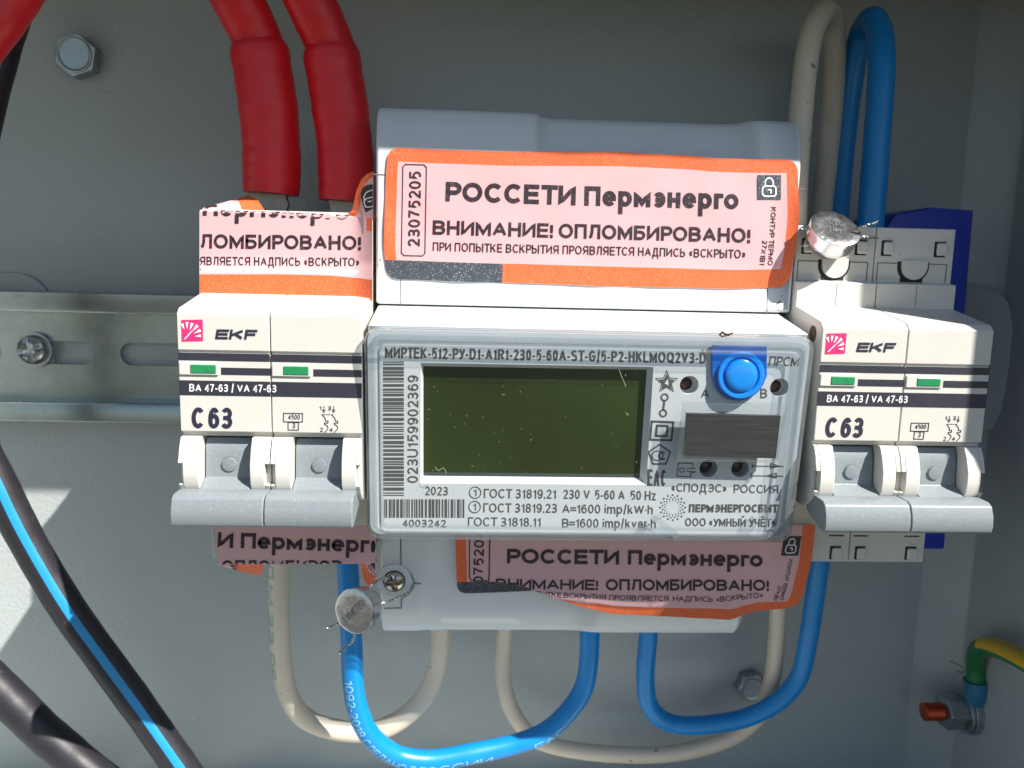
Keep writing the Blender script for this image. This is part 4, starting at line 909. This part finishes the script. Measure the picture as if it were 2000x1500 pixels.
# --- sticker folded under the left breaker's lower terminals
BE2 = [(418, 1102), (520, 1101), (640, 1101), (700, 1100), (740, 1098)]
def low_map(px, py):
    yb = pwl(BE2, px); d0 = 58.2
    if py <= yb: return at(px, py, d0)
    e = (py - yb) / 10.2; q = at(px, yb, d0)
    return (q[0], q[1] - 0.4 * math.sin(min(e, 1) * 1.57), q[2] - e)
def low_fn(s_, t_):
    px = lerp(lerp(417, 428, t_ * 1.6 if t_ < 0.62 else 1), 734, s_)
    if t_ <= 0.6: py = lerp(1020, pwl(BE2, px), t_ / 0.6)
    else: py = lerp(pwl(BE2, px), 1130, (t_ - 0.6) / 0.4)
    return low_map(px, py)
st3 = grid_sticker('warning_sticker', frange(0, 1, 24), [0, 0.2, 0.4, 0.52, 0.57, 0.6, 0.63, 0.68, 0.8, 1.0], low_fn, lambda s_, t_: 0, ['pink', 'orange'],
                   'shaded sticker folded under the left breaker, below its grey toggle bar')
p = Print(low_map, 0.08)
p.text('И Пермэнерг', 425, 1069, 721, 1079, 30, 0.036); p.text('о', 724, 1079, 733, 1079.3, 30, 0.036)
p.text('ОПЛОМБИРОВ', 433, 1119, 668, 1119, 25, 0.02)
p.build('lettering', ['sticker_ink'], st3)
sheet('folded_corner', [([(431, 1104, 55.2), (516, 1100.5, 55.2), (510, 1123, 53.5), (490, 1121, 53.4), (466, 1115, 54)], 0)], ['orange'], st3)
p = Print(lambda px, py: at(px, py, 55.4 - (py - 1101) * 0.07), 0.3); p.line([(451, 1105), (458, 1104), (455, 1109), (463, 1112)], 2.2); p.poly([(431, 1104), (455, 1102.8), (466, 1114.5)], 1, 0.2)
p.build('lettering', ['sticker_ink', 'pink'], st3)
sheet('torn_edge', [([(703, 1098, 55), (713, 1098, 55), (722, 1118, 54), (735, 1130, 54), (734, 1140, 53), (722, 1146, 53), (712, 1136, 53.5), (707, 1118, 54)], 1), ([(713, 1098, 55), (735, 1098, 55), (735, 1129, 54), (722, 1118, 54)], 0)], ['pink', 'orange'], st3)
p = Print(lambda px, py: at(px, py, 54.6), 0.5); p.text('ВО', 719, 1104, 729, 1127, 7, 0.01); p.poly([(722, 1066), (735, 1058), (735, 1108), (727, 1094)], 0, 2.2)
p.build('lettering', ['sticker_ink'], st3)

# --- sticker bulging off the lower terminal cover
BE3 = [(888, 1137), (960, 1136), (1010, 1144), (1050, 1156), (1095, 1173), (1150, 1189), (1200, 1199), (1300, 1204), (1380, 1208), (1432, 1211), (1455, 1201), (1480, 1193), (1540, 1189), (1562, 1180)]
TH3 = [(888, 0.5), (1090, 1.0), (1130, 7), (1180, 15), (1300, 17), (1420, 21), (1470, 17), (1530, 15), (1562, 14)]
def d3(px, py):
    w = 56.6
    w += 2.0 * min(1.0, max(0, (px - 1440) / 70.0)) ** 1.4 + 0.6 * max(0, (px - 1510) / 50.0)
    w += 1.6 * math.exp(-((px - 1060) / 130) ** 2) * max(0, (py - 1080) / 90)
    w += 0.5 * math.sin((px - 1300) / 60.0) * max(0, (py - 1130) / 70)
    return w
def map3(px, py):
    yb = pwl(BE3, px)
    if py <= yb: return at(px, py, d3(px, py))
    e = (py - yb) / 10.0; q = at(px, yb, d3(px, yb))
    return (q[0], q[1] - 0.4 * math.sin(min(e, 1) * 1.57), q[2] - e)
RX3 = [(1030, 1592), (1090, 1586), (1150, 1572), (1188, 1556)]
def fn3(s_, t_):
    x_ = lerp(888, 1562, s_); yb = pwl(BE3, x_); th = pwl(TH3, x_)
    if t_ <= 0.8: py = lerp(1025, yb - th, t_ / 0.8)
    else: py = lerp(yb - th, yb, (t_ - 0.8) / 0.2)
    xr = pwl(RX3, py); px = lerp(lerp(888, 893, t_), xr, s_)
    return at(px, py, d3(px, py))
sl3 = [0, 0.015, 0.030] + frange(0.06, 0.94, 44) + [0.965, 0.985, 1.0]
st4 = grid_sticker('warning_sticker', sl3, frange(0, 0.8, 14) + [0.87, 0.94, 1.0], fn3,
                   lambda s_, t_: 1 if (t_ > 0.8 or s_ < 0.030 or s_ > 0.972) else 0, ['pink', 'orange'],
                   'shaded sticker peeling off the lower terminal cover below the clear meter front')
p = Print(map3, 0.09)
p.text('075204', 944, 1140, 946, 1037, 20, 0.016)
p.line([(917, 1030), (917, 1128), (921, 1134), (955, 1134)], 2.0); p.line([(957, 1030), (955, 1134)], 2.6)
p.text('РОССЕТИ', 990, 1100, 1209, 1102.5, 28.5, 0.036); p.text('Пермэнерго', 1226, 1102.5, 1489, 1107, 28.5, 0.036)
p.text('ВНИМАНИЕ!', 968, 1150, 1168, 1152.5, 20.5, 0.026); p.text('ОПЛОМБИРОВАНО!', 1183, 1153, 1501, 1154, 22, 0.026)
p.text('ПЫТКЕ ВСКРЫТИЯ', 1045, 1164, 1183, 1171, 9.5, 0.006); p.text('ПРОЯВЛЯЕТСЯ', 1190, 1172, 1306, 1174, 10, 0.006)
p.text('НАДПИСЬ', 1314, 1174, 1392, 1175.5, 10.5, 0.006); p.text('«ВСКРЫТО»', 1399, 1176, 1490, 1167, 10.5, 0.006)
p.text('КОНТУР ТЕРМО', 1541, 1092, 1523, 1171, 7.5, 0.01); p.text('27Х1В1', 1520, 1144, 1510, 1171, 7.5, 0.01)
lock_icon(p, (1545, 1066), 34, 38, 0, 1, -0.16, 2.0)
p.build('lettering', ['sticker_ink', 'white_ink'], st4)
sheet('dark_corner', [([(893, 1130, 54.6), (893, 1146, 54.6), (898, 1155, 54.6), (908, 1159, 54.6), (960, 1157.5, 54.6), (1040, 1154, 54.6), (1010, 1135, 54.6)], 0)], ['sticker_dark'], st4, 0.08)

# ================================================================== crimped seals on twisted wire
def seal(c, axis, r, h, label, wires, txt, rot):
    t = thing('lead_seal', c, label, 'security seal', 'crimped metal seals')
    ax = Vector(axis).normalized(); e1 = ax.cross(Vector((0, 1, 0))).normalized(); e2 = e1.cross(ax) * -1
    if e2[1] < 0: e2 = -e2
    e1 = Vector((abs(e1[0]), e1[1] if e1[0] > 0 else -e1[1], e1[2] if e1[0] > 0 else -e1[2]))
    b = MB(); rings = []; n = 40; rs = random.Random(int(c[0] * 10))
    ph = [rs.uniform(0, 6.28) for _ in range(4)]
    for rr, hh in ((r * 0.2, -h), (r * 0.55, -h), (r * 0.80, -h * 0.93), (r * 0.95, -h * 0.75), (r * 1.0, -h * 0.5), (r * 0.97, -h * 0.28), (r * 1.02, -h * 0.10), (r * 1.0, 0.0), (r * 0.93, 0.12), (r * 0.6, 0.06), (r * 0.25, 0.08)):
        ring = []
        for i in range(n):
            a = 2 * math.pi * i / n
            k = 1 + 0.014 * math.sin(3 * a + ph[0]) + 0.010 * math.sin(7 * a + ph[1] + hh * 2) + 0.006 * math.sin(11 * a + ph[2])
            ring.append(tuple(Vector(c) + e1 * rr * k * math.cos(a) + e2 * rr * k * math.sin(a) + ax * (hh + 0.10 * math.sin(2 * a + ph[3]) * rr / r)))
        rings.append(ring)
    b.loft(rings); bd = b.build('seal_body', 'alu', t, bevel=0)
    # stamped letters on the front
    b = MB()
    for body, u0, u1, v0, cap in txt:
        vs, fs = glyphs(body, 0.01, (u1 - u0) / cap)
        pts = []
        for u, v, l in vs:
            x = lerp(u0, u1, u); y = v0 + v * cap; xr, yr = x * math.cos(rot) - y * math.sin(rot), x * math.sin(rot) + y * math.cos(rot)
            pts.append(tuple(Vector(c) + e1 * xr * r + e2 * yr * r + ax * 0.19))
        b.add(pts, fs)
    b.build('stamp', 'alu_mark', bd, smooth=False)
    for w in wires:
        b = MB()
        if tuple(w[0]) == tuple(c): w = [tuple(Vector(c) - ax * h * 0.5)] + list(w[1:])
        P = smooth_path([Vector(q) for q in w], 16); fr = frames(P)
        for s_ in (0, math.pi):
            L = 0.0; pts = []
            for i, (q, nn, bb, tt) in enumerate(fr):
                if i: L += (q - fr[i - 1][0]).length
                a = L * 3.2 + s_; pts.append(tuple(q + nn * 0.17 * math.cos(a) + bb * 0.17 * math.sin(a)))
            tube(b, pts, 0.17, 6, 1)
        b.build('twisted_wire', 'bolt', t)
    return t
c1 = at(1632, 445, 61.2)
seal(c1, (0.08, 0.72, 0.70), 5.3, 5.2, 'crumpled shiny metal seal over the terminals of the right breaker', [
    [c1, at(1590, 446, 60), at(1562, 447, 59)], [at(1600, 470, 60), at(1575, 478, 60), at(1560, 480, 58)], [c1, at(1690, 441, 63), at(1704, 438, 61), at(1714, 434, 60)], [at(1660, 466, 60), at(1695, 463, 58.5), at(1717, 464, 57.8)]],
    [('RЗМ', -0.45, 0.35, 0.10, 0.30), ('ЛИ', -0.3, 0.2, -0.3, 0.28)], -0.35)
c2 = at(692, 1193, 66.0)
seal(c2, (-0.42, 0.16, 0.88), 4.7, 5.2, 'smooth stamped metal seal hanging below the left corner of the meter', [
    [c2, at(722, 1150, 61), at(735, 1136, 58), at(752, 1128, 55)], [at(720, 1190, 62), at(745, 1180, 59), at(775, 1168, 56), at(798, 1156, 54), at(806, 1140, 53)], [c2, at(650, 1223, 62), at(640, 1225, 62.5), at(631, 1229, 62.5)], [c2, at(690, 1248, 62), at(676, 1262, 62.5), at(662, 1276, 63)]],
    [('LУМЕТ(О)', -0.72, 0.72, -0.15, 0.34)], 0.85)

# ================================================================== cables and wires
def cable(name, pts, r, m, label, cat, group=None, stripe=None, mats=None, seg=22, per=10):
    b = MB(); pth, fr = tube(b, pts, r, seg, per, stripe)
    c = tuple(sum(q[i] for q in pth) / len(pth) for i in range(3))
    o = b.build(name, mats or [m], org=c)
    tag(o, label, cat, group); return o, fr
def wire_text(fr, r, body, s0, s1, ang, cap, parent, m, name='wire_print', flip=False):
    """letters wrapped round a wire between path fractions s0..s1, at angle ang from the viewer side"""
    n = len(fr) - 1
    seglen = sum((fr[i + 1][0] - fr[i][0]).length for i in range(n)) * (s1 - s0)
    vs, fs = glyphs(body, 0.008, seglen / cap); b = MB(); out = []
    for u, v, l in vs:
        f = lerp(s0, s1, u) * n; i = min(int(f), n - 1); k = f - i
        q = fr[i][0].lerp(fr[i + 1][0], k); nn = fr[i][1].lerp(fr[i + 1][1], k).normalized(); bb = fr[i][2].lerp(fr[i + 1][2], k).normalized()
        a = ang + (v - 0.5) * cap / r * (-1 if flip else 1)
        out.append(tuple(q + (nn * math.cos(a) + bb * math.sin(a)) * (r + 0.06)))
    b.add(out, fs); return b.build(name, m, parent, smooth=False)
RG = 'red sleeved cables above the left breaker'
def red(label, cab, slv, r0, r1, lug):
    t = thing('red_cable', at(*slv[-1]), label, 'power cable', RG)
    b = MB(); tube(b, pxpath(cab), r0, 24, 10); b.build('cable_jacket', 'red_cable', t)
    b = MB(); L = len(slv)
    tube(b, pxpath(slv), lambda u: r1 * (0.93 + 0.07 * min(1, u * 14)) * (1.0 - 0.05 * max(0, (u - 0.9) * 10)), 28, 12); b.build('heat_shrink_sleeve', 'red_cable', t)
    b = MB(); b.prism([at(*q, 33.5)[:2] for q in lug], 32.5, 34.5); b.build('cable_lug', 'lug', t, bevel=0.3)
    return t
red('left one of the two red sleeved cables entering the left breaker from above',
    [(395, -130, 42), (430, -60, 40), (463, 0, 38), (490, 50, 36), (509, 95, 35), (516, 130, 35)],
    [(505, 88, 35), (512, 130, 35), (524, 210, 34.5), (530, 290, 34), (531, 340, 34), (530, 379, 34)], 5.55, 6.55,
    [(492, 374), (566, 374), (560, 385), (566, 400), (560, 412), (556, 470), (500, 470), (495, 410)])
red('right one of the two red sleeved cables, beside the meter',
    [(545, -130, 42), (575, -60, 40), (604, 0, 38), (630, 55, 36), (648, 98, 35), (655, 130, 35)],
    [(646, 95, 35), (653, 140, 35), (665, 215, 34.5), (674, 290, 34), (676, 350, 34), (674, 394, 34)], 5.5, 6.4,
    [(642, 390), (712, 390), (706, 410), (702, 470), (648, 470), (646, 410)])
cable('red_cable', pxpath([(-90, 130, 62), (-20, 45, 60), (20, -10, 58), (60, -80, 56)]), 5.2, 'red_cable', 'red cable end crossing the upper left corner of the photo', 'power cable')
cable('blue_wire', pxpath([(-70, 150, 55), (-22, 78, 54), (10, 20, 53), (50, -60, 52)]), 2.6, 'blue_block', 'dark blue wire under the red cable in the upper left corner', 'wire')
cable('black_cable', pxpath([(60, -140, 40), (42, -40, 40), (20, 30, 40), (-5, 110, 40), (-40, 260, 39), (-75, 480, 38), (-70, 700, 37), (-42, 860, 36), (-5, 938, 36), (35, 1022, 36), (85, 1112, 36), (138, 1197, 36), (205, 1290, 36), (268, 1376, 36), (325, 1457, 36), (390, 1550, 36), (440, 1620, 36)]),
      4.0, 'black_cable', 'black cable with a bright blue stripe running down the left side', 'power cable', 'black cables at the lower left', (314, 344), ['black_cable', 'stripe'], 40)
cable('black_cable', pxpath([(-90, 1272, 32), (-40, 1310, 32), (0, 1346, 32), (40, 1386, 32), (82, 1427, 32), (125, 1464, 32), (170, 1502, 32), (230, 1550, 32), (300, 1610, 32)]),
      4.55, 'black_cable', 'plain black cable crossing the lower left corner', 'power cable', 'black cables at the lower left')
BG, WG = 'blue wires', 'beige wires'
wA, frA = cable('beige_wire', pxpath([(546, 1060, 32), (546, 1130, 32), (546, 1200, 32), (549, 1280, 31), (558, 1340, 30), (578, 1385, 29), (610, 1411, 28), (650, 1424, 28), (700, 1430, 28), (745, 1424, 28), (790, 1400, 28), (828, 1362, 28), (850, 1315, 28), (859, 1270, 29), (861, 1225, 30), (861, 1180, 30)]),
      2.62, 'beige', 'beige wire loop from the left breaker passing behind the sunlit blue wire', 'wire', WG)
wire_text(frA, 2.62, 'КЛ М 23 08', 0.0, 0.24, 0.75, 2.0, wA, 'teal_print', flip=True)
cable('beige_wire', pxpath([(987, 1180, 22), (987, 1227, 20), (982, 1300, 18), (987, 1350, 17), (1001, 1390, 16), (1033, 1434, 15), (1075, 1455, 15), (1150, 1469, 15), (1250, 1475, 15), (1325, 1470, 15), (1400, 1452, 15), (1450, 1428, 15), (1488, 1388, 16), (1508, 1325, 17), (1516, 1255, 19), (1520, 1190, 21), (1522, 1120, 24)]),
      2.3, 'beige', 'long beige wire loop running behind the unlit blue wire under the meter', 'wire', WG)
cable('beige_wire', pxpath([(1552, 440, 44), (1556, 330, 44), (1562, 250, 43), (1570, 160, 41), (1579, 95, 39), (1592, 50, 35), (1612, 22, 28), (1628, 45, 21), (1631, 110, 18), (1626, 200, 17), (1615, 320, 18), (1604, 420, 20), (1596, 520, 24)]),
      2.65, 'beige', 'dim beige wire loop at the upper right behind the meter', 'wire', WG)
wC, frC = cable('blue_wire', pxpath([(678, 1050, 42), (679, 1100, 42), (683, 1180, 42), (687, 1260, 42), (689, 1325, 42), (696, 1375, 41.5), (712, 1419, 41), (735, 1449, 40), (767, 1472, 39), (805, 1483, 38), (850, 1484, 37), (925, 1471, 35), (1000, 1455, 33), (1062, 1432, 32), (1105, 1395, 31), (1137, 1350, 30), (1149, 1300, 30), (1152, 1227, 30), (1152, 1170, 30)]),
      2.6, 'blue_wire', 'bright blue wire loop lit by the sun at the bottom, printed along its jacket', 'wire', BG)
wire_text(frC, 2.6, '1092-2018 СДЕЛАНО В РОССИИ', 0.215, 0.635, 0.25, 2.1, wC, 'blue_print', flip=True)
wire_text(frC, 2.6, 'EAC', 0.70, 0.76, 0.2, 2.0, wC, 'blue_print', flip=True)
cable('blue_wire', pxpath([(1266, 1180, 28), (1266, 1240, 27), (1261, 1300, 26), (1261, 1340, 25), (1266, 1372, 24), (1284, 1398, 23), (1314, 1413, 22), (1355, 1417, 22), (1400, 1413, 22), (1450, 1404, 22), (1495, 1385, 23), (1531, 1360, 24), (1563, 1317, 25), (1580, 1240, 27), (1593, 1155, 29), (1602, 1085, 31), (1606, 1030, 32)]),
      2.5, 'blue_wire', 'shaded blue wire loop from the meter up to the right breaker', 'wire', BG)
cable('blue_wire', pxpath([(1694, 520, 40), (1700, 440, 40), (1710, 310, 40), (1718, 200, 39), (1722, 120, 37), (1719, 70, 33), (1705, 38, 27), (1686, 58, 20), (1671, 110, 17), (1656, 200, 16), (1642, 330, 17), (1632, 440, 20), (1625, 520, 24)]),
      3.0, 'blue_wire', 'blue wire loop at the upper right, standing above the right breaker', 'wire', BG)

# ------------------------------------------------------------------ blue block beside the right breaker
b = MB(); q = lambda x, y: at(x, y, 30)[:2]
tr, bl = q(1895, 409), q(1845, 1073)
b.prism([(126, bl[1]), (bl[0], bl[1]), (tr[0] + 1.0, tr[1] - 0.2), (tr[0] - 10.5, tr[1] + 0.2), q(1748, 418), q(1735, 440), (150, 10), (126, 10)], 9.0, 30.0)
tag(b.build('insulator_block', 'blue_block', bevel=0.5, seg=3), 'dark blue plastic block standing out behind the right breaker', 'plastic block')

# ------------------------------------------------------------------ earth stud, nut and wire on the right wall
g0 = at(1840, 1390, 13.0)
t = thing('earth_stud', (206.0, g0[1], 13.0), 'earth stud with hex nut and reddish copper thread on the right wall', 'bolt')
def xcyl(mb, prof, n=28, hexa=False, rot=0.2):
    mb.loft([[(x, g0[1] + r * math.cos(rot + 2 * math.pi * i / n), 13.0 + r * math.sin(rot + 2 * math.pi * i / n)) for i in range(n)] for x, r in prof])
xe = at(1803, 1388, 13.0)[0]; xn = at(1838, 1388, 13.0)[0]; xw = at(1882, 1390, 13.0)[0]
b = MB(); pr_ = [(xe, 0.1), (xe, 2.1)]
x = xe + 0.3
while x < xn: pr_ += [(x, 2.6), (x + 0.35, 2.25)]; x += 0.7
pr_ += [(xn + 0.5, 2.4), (xn + 0.5, 0.1)]
xcyl(b, pr_); b.build('stud', 'copper', t)
b = MB(); xcyl(b, [(xn, 3.6), (xn + 0.5, 5.2), (xw - 0.8, 5.2), (xw - 0.8, 3.0)], 6, rot=0.35); b.build('hex_nut', 'bolt', t, bevel=0.3)
b = MB(); xcyl(b, [(xw - 0.9, 1.0), (xw - 0.9, 6.0), (xw + 0.1, 6.0), (xw + 0.1, 1.0)], 36); xcyl(b, [(xw + 0.2, 1.0), (xw + 0.2, 6.4), (206.0, 6.4), (206.0, 1.0)], 36); b.build('washer', 'zinc', t, bevel=0.15)
t2 = thing('earth_wire', at(1905, 1350, 17), 'green and yellow earth wire with a blue sleeve at the right edge', 'wire')
b = MB(); tube(b, pxpath([(2120, 1372, 66), (2060, 1325, 56), (2010, 1296, 46), (1962, 1272, 34), (1928, 1262, 25), (1909, 1272, 19), (1905, 1300, 16), (1907, 1345, 16), (1908, 1385, 15)]), 2.55, 28, 10, lambda u, v: v[1] < -0.30 if u < 0.52 else v[0] < 0.75, 0)
b.build('wire_jacket', ['yellow', 'green'], t2)
b = MB(); tube(b, pxpath([(1906, 1328, 16), (1907, 1350, 16), (1905, 1372, 15), (1897, 1392, 14)]), lambda u: 3.35 - 0.9 * u * u, 24, 8); b.build('blue_sleeve', 'shrink', t2)
b = MB()
for w in ([(1880, 1303), (1870, 1298), (1856, 1291)], [(1884, 1312), (1876, 1313), (1868, 1310)]): tube(b, [at(x, y, 17) for x, y in w] , 0.12, 6, 6)
b.build('loose_strand', 'gap', t2)
